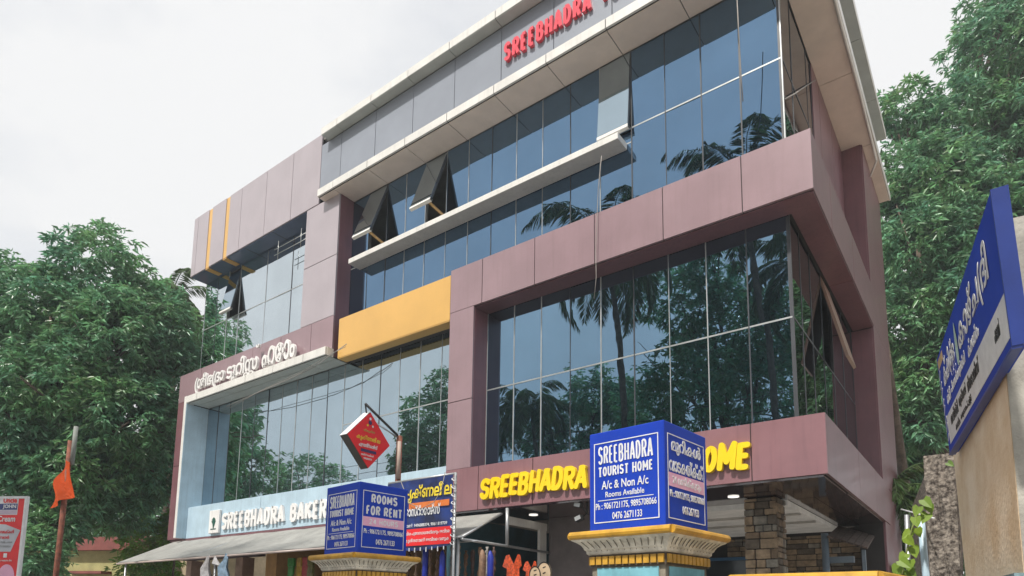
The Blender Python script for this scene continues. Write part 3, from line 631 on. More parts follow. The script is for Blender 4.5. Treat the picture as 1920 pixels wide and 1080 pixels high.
for s_, x, y, wd, ht, m_, of in (('ശീകൃഷ്ണ', -.12, .1, .22, .06, PGRN, .01), ('കൃഷ്ണലീല', -.25, -.04, .46, .1, PYEL, .03), ('പൂജാസ്റ്റോഴ്സ്', -.2, -.14, .36, .08, SIGNWHITE, .03), ('മെയിൻ ജംഗ്ഷൻ', -.15, -.255, .24, .035, SIGNWHITE, .02), ('9496888374', -.1, -.31, .16, .03, SIGNWHITE, .02)):
    print_text(s_, wd, ht, frame_map(fm((x, y, .002)), (0, 1, 0), ZU), m_, t, off=of)
flat('dark_stripe', PBLUE, fm, -.16, .14, -.2, -.155, t, z0=.001)
for k, (a, b, r_, m_) in enumerate(((0, .27, .035, PBLUE), (0, .33, .022, SIGNWHITE), (-.05, .22, .018, PYEL), (.05, .22, .018, SIGNWHITE))):
    V = [fm((a + r_ * math.cos(q), b + r_ * math.sin(q), .003 + .001 * k)) for q in np.linspace(0, 2 * math.pi, 12, endpoint=False)]; link('printed_figure', mesh(V, [tuple(range(12))]), m_, t)
# banner
t = thing('printed_banner', 'blue, black and red printed shop banner with yellow Malayalam lettering on a string-lit frame', 'banner', (-6.9, 7.0, 2.5))
YB = 6.8; bx0, bx1, bz0, bz1 = -7.5, -6.14, 2.48, 3.49
fm = frame_map((bx0, YB, bz0), XU, ZU); Wb = bx1 - bx0; Hb = bz1 - bz0
me_n = 12; V = []; Fc = []
for i in range(me_n + 1):
    for j in range(9):
        u, v_ = i / me_n, j / 8; V.append(fm((u * Wb, v_ * Hb - (.05 * math.sin(math.pi * u) * (1 - v_)), .008 * math.sin(u * 9 + v_ * 4))))
for i in range(me_n):
    for j in range(8): a = i * 9 + j; Fc.append((a, a + 9, a + 10, a + 1))
BANB = mat('banner_print', (.02, .07, .36), rough=.35, var=.0, vscale=1.3, col2=(.008, .012, .05)); link('banner_sheet', mesh(V, Fc, smooth=True), BANB, t)
BR = flat('red_print', SIGNRED, fm, .0, Wb, .02, .27, t, z0=.011, dep=.002); flat('orange_print', mat('print_orange', (.75, .2, .04), rough=.4), fm, .5, Wb - .05, .57, .66, t, z0=.012)
for s_, x, y, wd, ht, m_, of in (('കൃഷ്ണലീല', .32, .66, 1.03, .27, PYEL, .03), ('പൂജാസ്റ്റോഴ്സ്', .28, .42, .86, .2, SIGNWHITE, .02), ('ഫോൺ: 9496888374, 9061 819709', .35, .29, .93, .06, SIGNWHITE, .012), ('എല്ലാവിധ പൂജാസാധനങ്ങളും ഇവിടെ', .25, .165, 1.08, .07, SIGNWHITE, .012), ('ലഭിക്കുന്നതാണ് ഇവിടെ വരുക', .25, .06, 1.08, .07, SIGNWHITE, .012)):
    print_text(s_, wd, ht, frame_map(fm((x, y, .014)), XU, ZU), m_, t, off=of)
tube('frame_bar', GALV, [(bx0, YB + .03, bz1 + .015), (bx1 + .02, YB + .03, bz1 + .015)], .02, t); tube('frame_bar', GALV, [(bx1 + .02, YB + .03, 0), (bx1 + .02, YB + .03, bz1 + .03)], .02, t)
rp_ = [(bx1 + .02 + .035 * math.cos(k * 1.1), YB + .035 * math.sin(k * 1.1), bz1 - k * .02) for k in range(52)]
tube('string_light', SIGNWHITE, rp_, .008, t, 5); tube('loose_cable', CABLE, [fm((1.25, 1.05, .05)), fm((1.2, .8, .06)), fm((1.05, .62, .06)), fm((.8, .55, .06)), fm((.55, .66, .06)), fm((.35, 1.0, .05))], .006, t, 5)
for k in range(9): box('string_light', SIGNWHITE, bx0 + .3 + k * .115, bx0 + .315 + k * .115, YB - .02, YB - .01, bz0 - .06 - .02 * (k % 2), bz0 - .01, t)

# awning over the bakery
t = thing('shop_awning', 'long grey sheet awning over the bakery front', 'awning', (-12.5, 6.6, 0))
AV = [pY(220, 1055, 6.6), np.array([-7.9, 6.6, 2.56]), np.array([-7.6, 8.16, 3.19]), np.array([-16.95, 8.16, 3.19])]
V = []; Fc = []
for i in range(25):
    for j in range(6):
        u, v_ = i / 24, j / 5; p = (AV[0] * (1 - u) + AV[1] * u) * (1 - v_) + (AV[3] * (1 - u) + AV[2] * u) * v_
        V.append(p + np.array([0, 0, -.05 * math.sin(math.pi * v_) * abs(math.sin(u * 4 * math.pi)) + .006 * math.sin(i * 2.1)]))
n0 = len(V); V += [p - np.array([0, 0, .012]) for p in V]
for i in range(24):
    for j in range(5): a = i * 6 + j; Fc.append((a, a + 6, a + 7, a + 1)); Fc.append((n0 + a + 1, n0 + a + 7, n0 + a + 6, n0 + a))
link('sheet', mesh(V, Fc, smooth=True), SHEET, t)
tube('front_bar', mat('red_white_bar', (.6, .5, .46), rough=.5), [AV[0] + np.array([0, -.01, -.03]), AV[1] + np.array([0, -.01, -.03])], .02, t)
for u in (.02, .35, .7): tube('rafter', GALV, [AV[0] * (1 - u) + AV[1] * u + np.array([0, .02, -.04]), AV[3] * (1 - u) + AV[2] * u + np.array([0, 0, -.05])], .015, t)
for u in (.04, .5): a = AV[0] * (1 - u) + AV[1] * u; tube('post', GALV, [(a[0], a[1] + .05, 0), (a[0], a[1] + .05, a[2] - .03)], .025, t)
# awning over the pooja store, with its pipe frame
t = thing('shop_awning', 'short pale sheet awning over the shop beside the banner', 'awning', (-6.9, 7, 0))
A2 = [np.array([-7.5, 6.9, 2.62]), pY(866, 1004, 6.9), np.array([-6.3, 8.14, 3.12]), np.array([-7.5, 8.14, 3.12])]
link('sheet', mesh([*A2, *[p - np.array([0, 0, .012]) for p in A2]], BF), SHEET, t)
a = A2[1]; tube('edge_pipe', GALV, [A2[1] + np.array([.01, 0, -.02]), A2[2] + np.array([.01, 0, -.02])], .018, t)
tube('front_pipe', GALV, [A2[0] + np.array([0, 0, -.02]), A2[1] + np.array([0, 0, -.02])], .018, t)
tube('side_pipe', GALV, [A2[1] + np.array([0, 0, -.05]), (-6.2, 8.17, 2.58), (-6.22, 9.4, 2.57)], .022, t, 8)
tube('post', GALV, [(-6.2, 8.17, 2.56), (-6.2, 8.17, 3.19)], .03, t); tube('post', GALV, [(-6.12, 6.92, 0), (-6.12, 6.92, 2.6)], .025, t)
box('shopfront_frame', WHITEP, -6.32, -6.27, 8.3, 9.42, 2.95, 3.08, t); box('shopfront_frame', WHITEP, -6.32, -6.27, 9.2, 9.4, 2.0, 2.95, t)
# hanging goods
GOODC = [mat('goods_%s' % n, c, rough=.6, var=.25, vscale=18) for n, c in (('maroon', (.26, .05, .045)), ('brown', (.26, .14, .08)), ('dark', (.1, .05, .04)), ('grey', (.42, .4, .37)), ('tan', (.45, .27, .17)))]
rn = random.Random(3)
NM = ['leftmost', 'second', 'third', 'fourth', 'fifth', 'sixth', 'seventh', 'eighth', 'ninth', 'tenth', 'eleventh', 'twelfth', 'thirteenth']
for k in range(13):
    px = 768 + k * 13.2; p = pY(px, 1030, 7.15 if k < 8 else 7.5); z1 = 2.52 + rn.uniform(-.03, .02) - (.03 if k > 7 else 0); zz = z1; pts = []; rs = []
    while zz > 1.45: pts.append((p[0] + rn.uniform(-.006, .006), p[1], zz)); rs.append(rn.choice((.012, .02, .028, .036))); zz -= .035
    o = tube('bead_garland', rn.choice(GOODC), pts, rs, None, 6); tag(o, '%s bead garland from the left in the row hanging under the pale awning' % NM[k], 'garland', 'bead garlands hanging at the shop front')
tube_bar = tube('hanging_bar', GALV, [(-7.6, 7.15, 2.55), (-5.95, 7.15, 2.56)], .012); tag(tube_bar, 'thin metal bar from which the bead garlands hang', 'bar')
def cloth_tube(px, y, z1, z0, m_, label, wd=.045):
    p = pY(px, 1040, y); me = mesh(*tube_geo([(p[0], y, z1 + .02), (p[0], y, z1), (p[0] + .01, y, z1 - .08), (p[0], y, z0)], [.004, wd * .5, wd, wd * .9], 10), smooth=True)
    o = link('wrapped_cloth', me, m_); tag(o, label, 'cloth'); return o
BCL = mat('blue_plastic', (.02, .04, .42), rough=.4)
cloth_tube(797, 7.0, 2.53, 1.6, BCL, 'long bright blue wrapped cloth hanging under the banner'); cloth_tube(829, 7.0, 2.42, 1.6, BCL, 'shorter bright blue wrapped cloth hanging right under the banner edge'); cloth_tube(919, 7.05, 2.38, 1.6, BCL, 'bright blue wrapped cloth hanging left of the orange garments')
cloth_tube(904, 7.05, 2.4, 1.6, GOODC[4], 'tan and grey wrapped cloth next to the orange garments', .05)
ORG = mat('orange_sequin_cloth', (.75, .10, .025), rough=.55, var=.3, vscale=30, bump=.4, bscale=60)
def garment(px, y, z, sc, label):
    p = pY(px, 1010, y); O = [(-.16, 0), (-.10, .02), (0, -.16), (.10, .02), (.16, 0), (.22, -.2), (.14, -.25), (.16, -.75), (-.16, -.75), (-.14, -.25), (-.22, -.2)]
    tri = [(10, 9, 0), (0, 9, 1), (1, 9, 2), (9, 8, 2), (8, 7, 2), (7, 6, 2), (2, 6, 3), (3, 6, 4), (4, 6, 5)]
    bm = bmesh.new(); vs = [bm.verts.new((p[0] + a * sc, y - .02 + .03 * math.cos(a * 9), z + b * sc)) for a, b in O]
    for f in tri: bm.faces.new([vs[i] for i in f])
    bmesh.ops.subdivide_edges(bm, edges=bm.edges[:], cuts=3, use_grid_fill=True)
    for v in bm.verts: v.co.y += .018 * math.sin(v.co.x * 60) * (z - v.co.z)
    r = bmesh.ops.solidify(bm, geom=bm.faces[:], thickness=.008); me = bpy.data.meshes.new('g'); bm.to_mesh(me); bm.free()
    o = link('hanging_garment', me, ORG); tag(o, label, 'garment')
garment(963, 7.6, 2.37, .78, 'larger orange sequinned garment hanging at the shop front'); garment(996, 8.1, 2.31, .6, 'smaller orange sequinned garment hanging behind the larger one')
PLQ = mat('beige_plaque', (.55, .42, .28), rough=.6)
def plaque(px, py, y, r, label):
    p = pY(px, py, y); t = thing('wooden_plaque', label, 'plaque', (p[0], y, p[2] - r * 2)); f2 = frame_map((p[0], y, p[2]), XU, ZU)
    el = [(r * .75 * math.cos(q), r * math.sin(q) - r) for q in np.linspace(0, 2 * math.pi, 20, endpoint=False)]
    V = [f2((a, b, 0)) for a, b in el] + [f2((a, b, -.02)) for a, b in el]; link('board', mesh(V, [tuple(range(20)), tuple(range(39, 19, -1))] + [(i, i + 20, (i + 1) % 20 + 20, (i + 1) % 20) for i in range(20)]), PLQ, t)
    V, Fc = ribbon_geo(el, .008, .0, .004, closed=True); link('dark_rim', mesh([f2(v) for v in V], Fc), BLACK, t)
    for k in range(3): V, Fc = ribbon_geo([(-.02, -r * (.5 + k * .5)), (.03, -r * (.4 + k * .5))], .008, 0, .003 + .001 * k); link('dark_mark', mesh([f2(v) for v in V], Fc), BLACK, t)
plaque(1003, 1062, 7.9, .13, 'smaller beige oval plaque with dark marks by the shop wall'); plaque(1020, 1054, 8.1, .17, 'larger beige oval plaque with dark marks by the shop wall')
# twin flood lamps under the soffit
p0 = pY(1092, 962, 8.35)
t = thing('twin_floodlight', 'pair of small flood lamps on a bracket under the entrance soffit', 'lamp', (p0[0], p0[1], p0[2]))
tube('bracket', BLACK, [(p0[0] + .05, p0[1] + .05, 3.18), (p0[0] + .05, p0[1] + .05, p0[2] - .02)], .015, t)
for px, py, a in ((1085, 947, .25), (1086, 972, -.35)):
    q = pY(px, py, 8.3); v, f = box_geo(-.06, .06, -.05, .05, -.04, .04); Rm = Matrix.Rotation(a, 3, 'Y'); me = mesh([np.array(Rm @ Vector(c)) + q for c in v], f); bevelled(me, .008)
    lh = link('lamp_head', me, BLACK, t); v, f = box_geo(-.05, .05, -.053, -.05, -.03, .03); link('lamp_glass', mesh([np.array(Rm @ Vector(c)) + q for c in v], f), FRAMEL, lh)
    tube('arm', BLACK, [q + np.array([.03, .02, 0]), (p0[0] + .05, p0[1] + .04, p0[2])], .012, t)
# hanging packets and items at the bakery front
PK = [mat('packet_%s' % n, c, rough=.3, var=.2, vscale=14) for n, c in (('green', (.06, .35, .06)), ('yellow', (.6, .38, .04)), ('red', (.5, .04, .04)), ('olive', (.2, .2, .06)))]
for k, (px, c, nm) in enumerate(((547, 0, 'green'), (563, 1, 'yellow'), (574, 2, 'red'), (584, 3, 'olive'))):
    p = pY(px, 1050, 7.6); t = thing('packet_strip', '%s strip of hanging snack packets at the bakery front' % nm, 'packets', (p[0], p[1], 1.7))
    for j in range(5):
        v, f = box_geo(-.13, .13, -.03, .03, -.085, .085); me = mesh([(a * (1 - 4 * abs(cc)) + p[0] + .01 * rn.uniform(-1, 1), b + p[1] + .02 * rn.uniform(-1, 1), cc + 2.44 - j * .16) for a, b, cc in v], f); bevelled(me, .012); link('packet', me, PK[c], t)
WCL = mat('white_plastic_bag', (.62, .6, .6), rough=.5, var=.2, vscale=14); BCL2 = mat('pale_blue_bag', (.3, .45, .6), rough=.5, var=.2, vscale=14)
for px, m_, lab, sc in ((390, WCL, 'crumpled white plastic bag hanging from the bakery awning bar', 1.), (424, BCL2, 'pale blue plastic bag hanging from the bakery awning bar', .95)):
    p = pY(px, 1045, 6.58); pts = [(p[0], 6.58, 2.56), (p[0] + .02, 6.58, 2.48), (p[0] - .04, 6.57, 2.3), (p[0] + .03, 6.56, 2.1), (p[0], 6.57, 1.9)]
    V, Fc = tube_geo(pts, [.015, .03, .09 * sc, .12 * sc, .05], 9); V = [np.array(v) + np.array([rn.uniform(-.02, .02), rn.uniform(-.02, .02), rn.uniform(-.015, .015)]) for v in V]
    o = link('plastic_bag', mesh(V, Fc), m_); tag(o, lab, 'bag')
p = pY(403, 1055, 6.58); o = link('plastic_bag', mesh([(p[0], 6.57, 2.54), (p[0] + .2, 6.6, 2.33), (p[0] - .12, 6.6, 2.36), (p[0] + .03, 6.5, 2.38)], [(0, 1, 3), (0, 3, 2), (0, 2, 1), (1, 2, 3)]), WCL); tag(o, 'small cone-shaped white wrapper hanging beside the crumpled bag', 'bag')
cab = thing('display_cabinet', 'dark glazed display cabinet inside the bakery', 'cabinet', (-11, 9.9, 0))
box('cabinet_body', mat('cabinet_wood', (.13, .055, .05), rough=.5), -12.5, -9.5, 9.8, 10.18, 0, 2.9, cab)
for z in (1.7, 2.1, 2.5):
    box('shelf', mat('shelf_wood', (.2, .12, .09), rough=.5), -12.45, -9.55, 9.6, 9.79, z, z + .03, cab)
for z in (1.735, 2.135, 2.535):
    for k in range(10): box('jar', rn.choice(PK + [WCL, WCL]), -12.4 + k * .28, -12.22 + k * .28, 9.61, 9.75, z, z + rn.uniform(.1, .24), cab, bev=.02)

# ================================================================== RIGHT SIDE: board on the plastered mandapam, stone post, lean-to
sg = [pD(1858, 366, 3.2), pD(1754, 675, 5.34), pD(1781, 850, 5.34), pD(1895, 658, 3.2)]     # near top, far top, far bottom, near bottom
uxs = (sg[0] - sg[1] + sg[3] - sg[2]) / 2; WS = np.linalg.norm(uxs); uxs = uxs / WS; uxs[2] = 0; uxs /= np.linalg.norm(uxs)
up = (sg[1] - sg[2] + sg[0] - sg[3]) / 2; HS = np.linalg.norm(up); up /= HS
org = sg[2]; nrm = np.cross(uxs, up); nrm /= np.linalg.norm(nrm)
t = thing('name_board', 'large blue board with white Malayalam lettering and white lower strip on the plastered wall', 'sign', tuple(sg[3]))
fm = frame_map(org, uxs, up)
v, f = box_geo(0, WS, 0, HS, -.06, 0); link('board', mesh([fm(p) for p in v], f), SIGNBLUE, t)
link('board_frame', mesh(*join([([fm(p) for p in v], f) for v, f in (box_geo(-.01, WS + .01, -.015, 0, -.04, .006), box_geo(WS, WS + .015, .0, HS, -.07, .004))])), mat('board_edge_blue', (.02, .05, .28), rough=.4), t)
flat('white_strip', SIGNWHITE, fm, .12, WS - .01, .05, .27, t, z0=.001)
for s_, x, y, wd, ht, m_, of in (('ക്ഷിള്ള', .25, .43, .62, .24, SIGNWHITE, .02), ('കാഴ്ച(ദി', 1.08, .41, 1.1, .27, SIGNWHITE, .02), ('ശ്രീ പ്രസന്നമൂർത്തി', .28, .32, .95, .1, SIGNWHITE, .01), ('ക്ഷേത്രം', 1.35, .32, .4, .1, SIGNWHITE, .01), ('തന്ത്രി മുഖ്യൻ ജ്യോതിസ്', .32, .15, 1.3, .1, BLACK, .012), ('കൊല്ലം കരുനാഗപ്പള്ളി', .5, .065, .75, .06, BLACK, .005), ('ഫോൺ', WS - .32, .13, .14, .09, BLACK, .005)):
    [print_text(w_, wd * len(w_) / len(s_), ht, frame_map(fm((x + wd * s_.index(w_) / len(s_), y, .004)), uxs, up), m_, t, off=of) for w_ in s_.split()]
LMP = mat('print_pale_green', (.5, .68, .6), rough=.4)
el = [(.98 + .05 * math.cos(q) * (1 - .4 * math.sin(q)), .55 + .15 * math.sin(q)) for q in np.linspace(0, 2 * math.pi, 16, endpoint=False)]; link('printed_flame', mesh([fm((a, b, .005)) for a, b in el], [tuple(range(16))]), LMP, t)
flat('orange_label', mat('print_tan', (.6, .4, .2), rough=.5), fm, .05, .32, .67, .74, t, z0=.001)
for k in range(8): V, Fc = ribbon_geo([(.02, .1 + k * .07), (.1, .14 + k * .07 + .02 * (k % 2))], .008, .001, .003); link('white_scribble', mesh([fm(v) for v in V], Fc), SIGNWHITE, t)
# plastered structure
PLAST = mat('weathered_cream_plaster', (.78, .66, .52), rough=.9, var=.1, vscale=2.2, col2=(.62, .46, .30), streak=.0, bump=.25, bscale=30)
PLG = mat('grey_weathered_plaster', (.44, .42, .37), rough=.9, var=.2, vscale=3, streak=.4, bump=.3)
t = thing('plastered_shrine_wall', 'weathered cream plastered block carrying the blue name board', 'wall', (.6, 5, 0))
off = nrm * -.09
nb = pD(1893, 780, 3.55); fb = pD(1786, 880, 5.75)
n2 = np.array([nb[0], nb[1]]) ; f2_ = np.array([fb[0], fb[1]])
dv = (f2_ - n2) / np.linalg.norm(f2_ - n2); rt_ = np.array([dv[1], -dv[0]])
def ring(z, tl, tn): a = n2 + dv * (-tn); b = f2_ + dv * tl; return [(*a, z), (*(a + rt_ * 1.6), z), (*(b + rt_ * 1.6), z), (*b, z)]
V = ring(1.82, -.32, 0) + ring(3.72, .0, .0); link('wall_block', mesh(V, BF), PLAST, t)
V = [(n2[0] + .004, n2[1] - .02, 1.82), (n2[0] + 1.5, n2[1] - .02 + .2, 1.82), (n2[0] + 1.5, n2[1] + .2, 1.82), (n2[0] + .004, n2[1] - .002, 1.82)]
link('front_render', mesh(V + [(a, b, 3.8) for a, b, c in V], BF), PLG, t)
V = ring(0, -.25, .06) + ring(1.82, -.25, .06); V = [(a - .05, b, c) for a, b, c in V]; link('plinth', mesh(V, BF), mat('blue_green_plinth', (.22, .33, .36), rough=.8, var=.25, vscale=5, streak=.5), t)
# rough stone-finish post with a return
ROUGH = mat('rough_rubble_render', (.33, .29, .25), rough=.95, var=.35, vscale=28, bump=1., bscale=30, col2=(.05, .04, .035))
t = thing('rubble_post', 'tall post of rough rubble render beside the blue name board', 'post', tuple(pD(1765, 1080, 6.2) * np.array([1, 1, 0])))
c = pD(1768, 1000, 6.4)
bm = bmesh.new(); bmesh.ops.create_cube(bm, size=1); bmesh.ops.subdivide_edges(bm, edges=bm.edges[:], cuts=12, use_grid_fill=True)
for v in bm.verts:
    zz = (v.co.z + .5) * 3.15; v.co = Vector((c[0] + v.co.x * .24 + (zz - 2) * .02, c[1] + v.co.y * .3, zz)) + Vector((rn.uniform(-.012, .012), rn.uniform(-.012, .012), 0))
me = bpy.data.meshes.new('post'); bm.to_mesh(me); bm.free(); link('post_body', me, ROUGH, t)
q0 = pD(1742, 850, 6.6); q1 = pD(1705, 905, 8.5)
link('return_wall', mesh([(q0[0], q0[1], 0), (q0[0] + .12, q0[1], 0), (q1[0] + .12, q1[1], 0), (q1[0], q1[1], 0), (q0[0], q0[1], 3.12), (q0[0] + .12, q0[1], 3.12), (q1[0] + .12, q1[1], 2.95), (q1[0], q1[1], 2.95)], BF), ROUGH, t)
# pipes and boards near the post
for px0, px1, y0, dep, r_, m_, lab in ((1727, 1736, 975, 6.0, .03, BLUEP, 'pale blue pipe standing left of the rubble post'), (1700, 1704, 965, 6.6, .022, GALV, 'thin grey pipe standing behind the vine')):
    a = pD(px0, y0, dep); b = pD(px1, 1078, dep); b = b + (b - a) * 2.5; b[2] = max(b[2], 0.)
    o = tube('standing_pipe', m_, [b, a], r_); tag(o, lab, 'pipe')
a = pD(1690, 955, 6.8); b = pD(1752, 972, 6.1); o = tube('cross_wire', SIGNWHITE, [a, b], .008); tag(o, 'white wire tied across to the rubble post', 'wire')
# lean-to roof with posts
t = thing('tiled_lean_to', 'small dark lean-to roof on blue-grey steel posts beyond the entrance', 'shelter', (-1.4, 12, 0))
STEELB = mat('blue_grey_steel', (.16, .21, .26), rough=.5)
a = pD(1546, 1000, 10.5); tube('post', STEELB, [(a[0], a[1], 0), a], .055, t, 8)
b0 = pD(1554, 1050, 10.5); b1 = pD(1607, 1056, 10.5); box('cross_beam', STEELB, b0[0], b1[0], b0[1], b0[1] + .08, b0[2] - .05, b0[2] + .05, t)
r0, r1 = pD(1551, 1008, 10.4), pD(1628, 1030, 10.2); r2, r3 = r1 + np.array([-.1, 1.6, .35]), r0 + np.array([-.1, 1.6, .35])
TILE = mat('weathered_tile', (.12, .085, .07), rough=.9, var=.3, vscale=12)
for k in range(6):
    u0, u1 = k / 6, (k + 1) / 6; q = [r0 + (r1 - r0) * u0, r0 + (r1 - r0) * (u1 - .02), r3 + (r2 - r3) * (u1 - .02), r3 + (r2 - r3) * u0]
    link('roof_sheet', mesh([*q, *[p + np.array([0, 0, .03]) for p in q]], BF), TILE, t)
box('rear_post', STEELB, r1[0] - .1, r1[0] - .05, r1[1] + .05, r1[1] + .1, 0, r1[2], t)

# ================================================================== LEFT FOREGROUND: flag, utility pole, advertising board, house
fa, fb_ = pD(133, 826, 13.5), pD(104, 1085, 13.5); dirp = fa - fb_; base = fb_ - dirp * (fb_[2] / dirp[2])
t = thing('flag_pole', 'leaning rusty red flag pole in front of the mango tree', 'pole', tuple(base)); tube('pole', RUST, [base, fb_, fa], .055, t)
ORF = mat('orange_flag_cloth', (.85, .12, .012), rough=.7, var=.1, trans=.3)
fp = [pD(121, 862, 13.4), pD(136, 868, 13.4), pD(135, 932, 13.4), pD(118, 938, 13.4), pD(93, 953, 13.4), pD(100, 920, 13.4), pD(111, 890, 13.4)]
bm = bmesh.new(); vs = [bm.verts.new(p) for p in fp]
for tr in ((0, 6, 2), (0, 2, 1), (6, 5, 2), (5, 3, 2), (5, 4, 3)): bm.faces.new([vs[i] for i in tr])
bmesh.ops.subdivide_edges(bm, edges=bm.edges[:], cuts=4, use_grid_fill=True)
for v in bm.verts: q = v.co.x * 9 + v.co.z * 1.3; v.co += Vector((.03 * math.sin(q * 2), -.06 * math.sin(q * 2.2), 0))
bmesh.ops.solidify(bm, geom=bm.faces[:], thickness=.006)
me = bpy.data.meshes.new('flag'); bm.to_mesh(me); bm.free(); o = link('orange_flag', me, ORF); tag(o, 'bright orange cloth flag drooping from the leaning red pole', 'flag')
tube('bare_top', mat('grey_pole', (.24, .26, .24), rough=.8), [fa + np.array([.03, .05, -.5]), fa + np.array([.06, .05, .3])], .045, t)
tr_, br_ = pD(50, 933, 9.5), pD(32, 1082, 9.5); ub = np.array([br_[0], br_[1], 0])
ux2 = np.array([math.cos(math.radians(30)), math.sin(math.radians(30)), 0]); Wj = .75; Hj = 1.75
t = thing('advertising_board', 'red and white ice-cream advertising board in a white frame at the left edge', 'sign', tuple(ub))
o2 = np.array([tr_[0], tr_[1], tr_[2]]) - ux2 * Wj - np.array([0, 0, Hj]); fm = frame_map(o2, ux2, ZU)
v, f = box_geo(0, Wj, 0, Hj, -.03, 0); link('board', mesh([fm(p) for p in v], f), SIGNRED, t)
border(SIGNWHITE, fm, -.02, Wj + .02, -.02, Hj + .02, t, .035, -.035, .05)
for xx in (.05, Wj - .05): tube('leg', GALV, [fm((xx, .05, -.05)), np.array([*fm((xx, .05, -.05))[:2], 0])], .02, t)
K = 1.0 / 128
def jr(px): return Wj + .03 - (50 - px) * K * 1.02                 # place across the board, read from the photo
def jz(py): return Hj + .02 - (py - 932) * K
NAVY = mat('print_navy', (.03, .05, .22), rough=.4); LILAC = mat('print_lilac', (.6, .5, .62), rough=.4); PALE = mat('print_pale', (.6, .62, .68), rough=.4)
flat('white_patch', SIGNWHITE, fm, .02, jr(31), jz(967), jz(934), t, z0=.001); flat('blue_patch', NAVY, fm, .02, jr(30), jz(957.5), jz(946), t, z0=.0045); flat('lilac_patch', LILAC, fm, .02, jr(29.5), jz(966), jz(958.5), t, z0=.0045)
def jt(s_, x0, x1, y0, y1, m_, of): print_text(s_, jr(x1) - jr(x0), jz(y0) - jz(y1), frame_map(fm((jr(x0), jz(y1), .008)), ux2, ZU), m_, t, off=of)
jt('Uncle', 1, 28.5, 934.5, 944.5, SIGNRED, .03); jt('JOHN', 1, 28, 947.5, 956.5, SIGNWHITE, .03); jt('ice Cream', -25, 29, 969, 980, SIGNWHITE, .02)
sh = [(.03, jz(983)), (jr(10), jz(985)), (jr(41), jz(996)), (jr(26), jz(1036)), (.03, jz(1036))]; link('white_shape', mesh([fm((a, b, .003)) for a, b in sh], [tuple(range(4, -1, -1))]), PALE, t)
jt('ബേക്കറി', 0, 29, 995, 1002, SIGNRED, .02); jt('ബാർ', 0, 21, 1006, 1012, SIGNRED, .02); jt('ഐസ്ക്രീം പാർലർ', -4, 28, 1016, 1021, GALV, .02); jt('9895708066', -4, 26, 1024, 1028, GALV, .02)
flat('white_mark', SIGNWHITE, fm, jr(13), jr(20), jz(1047), jz(1039), t, z0=.003); jt('www.icecream.in', -20, 31, 1050.5, 1054, SIGNWHITE, .01)
el = [(jr(22) + .14 * math.cos(q), jz(1085) + .2 * math.sin(q)) for q in np.linspace(0, math.pi, 14)]; link('pink_scoop', mesh([fm((a, b, .003)) for a, b in el], [tuple(range(14))]), SIGNPINK, t)
el = [(jr(-4) + .12 * math.cos(q), jz(1085) + .18 * math.sin(q)) for q in np.linspace(0, math.pi, 14)]; link('green_scoop', mesh([fm((a, b, .0045)) for a, b in el], [tuple(range(14))]), LMP, t)
# small house behind the tree
HW = mat('yellow_green_plaster', (.42, .40, .18), rough=.9, var=.1); HR = mat('red_parapet', (.26, .08, .07), rough=.8, var=.15)
c = pD(175, 1040, 25); t = thing('small_house', 'small yellow-green house with red parapet behind the mango tree', 'house', (c[0], c[1], 0))
Rz = Matrix.Rotation(math.radians(25), 4, 'Z')
def hb(nm, m_, x0, x1, y0, y1, z0, z1, par): v, f = box_geo(x0, x1, y0, y1, z0, z1); return link(nm, mesh([np.array(Rz @ Vector(p)) + np.array([c[0], c[1], 0]) for p in v], f), m_, par)
wl = hb('wall', HW, -4, 2.5, 0, 5, 0, 3.6, t); hb('parapet', HR, -4.3, 2.8, -.3, 5.2, 3.6, 4.1, t); hb('upper_wall', mat('cream_house', (.55, .45, .3), rough=.9), 2.6, 6, 1, 5, 0, 3.9, t)
wn = hb('window', FRAMED, -.6, .6, -.03, 0, 1.4, 2.6, t); hb('sunshade', HR, -.9, .9, -.5, 0, 2.7, 2.8, t); hb('dark_shutter', INT, 2.7, 4.4, .97, 1, 0, 2.7, t)
hb('upper_parapet', HR, 2.55, 6.2, .8, 5.1, 3.9, 4.3, t)

# ================================================================== TREES
def leaf_mesh(P, Dv, Ln, Wd, fold=.25):
    """P bases, Dv directions (unit), lengths, widths -> folded lance leaves (4 verts, 2 tris)"""
    n = len(P); rv = RNG.normal(size=(n, 3)); rv[:, 2] *= .35; S = np.cross(Dv, rv); S /= np.linalg.norm(S, axis=1)[:, None] + 1e-9
    U = np.cross(S, Dv); mid = P + Dv * (Ln * .45)[:, None] + U * (Ln * .05)[:, None]
    tip = P + Dv * Ln[:, None] - np.array([0, 0, 1]) * (Ln * .12)[:, None]
    V = np.empty((n, 4, 3)); V[:, 0] = P; V[:, 1] = mid + S * (Wd / 2)[:, None] + U * (Wd * fold)[:, None]; V[:, 2] = tip; V[:, 3] = mid - S * (Wd / 2)[:, None] + U * (Wd * fold)[:, None]
    idx = np.arange(n)[:, None] * 4; T = np.concatenate([idx + np.array([0, 1, 2]), idx + np.array([0, 2, 3])], 1).reshape(-1, 3)
    me = bpy.data.meshes.new('leaves'); me.vertices.add(n * 4); me.vertices.foreach_set('co', V.ravel())
    me.loops.add(len(T) * 3); me.loops.foreach_set('vertex_index', T.ravel().astype(np.int32)); me.polygons.add(len(T))
    me.polygons.foreach_set('loop_start', np.arange(0, len(T) * 3, 3, dtype=np.int32)); me.update(calc_edges=True); me.validate(); return me
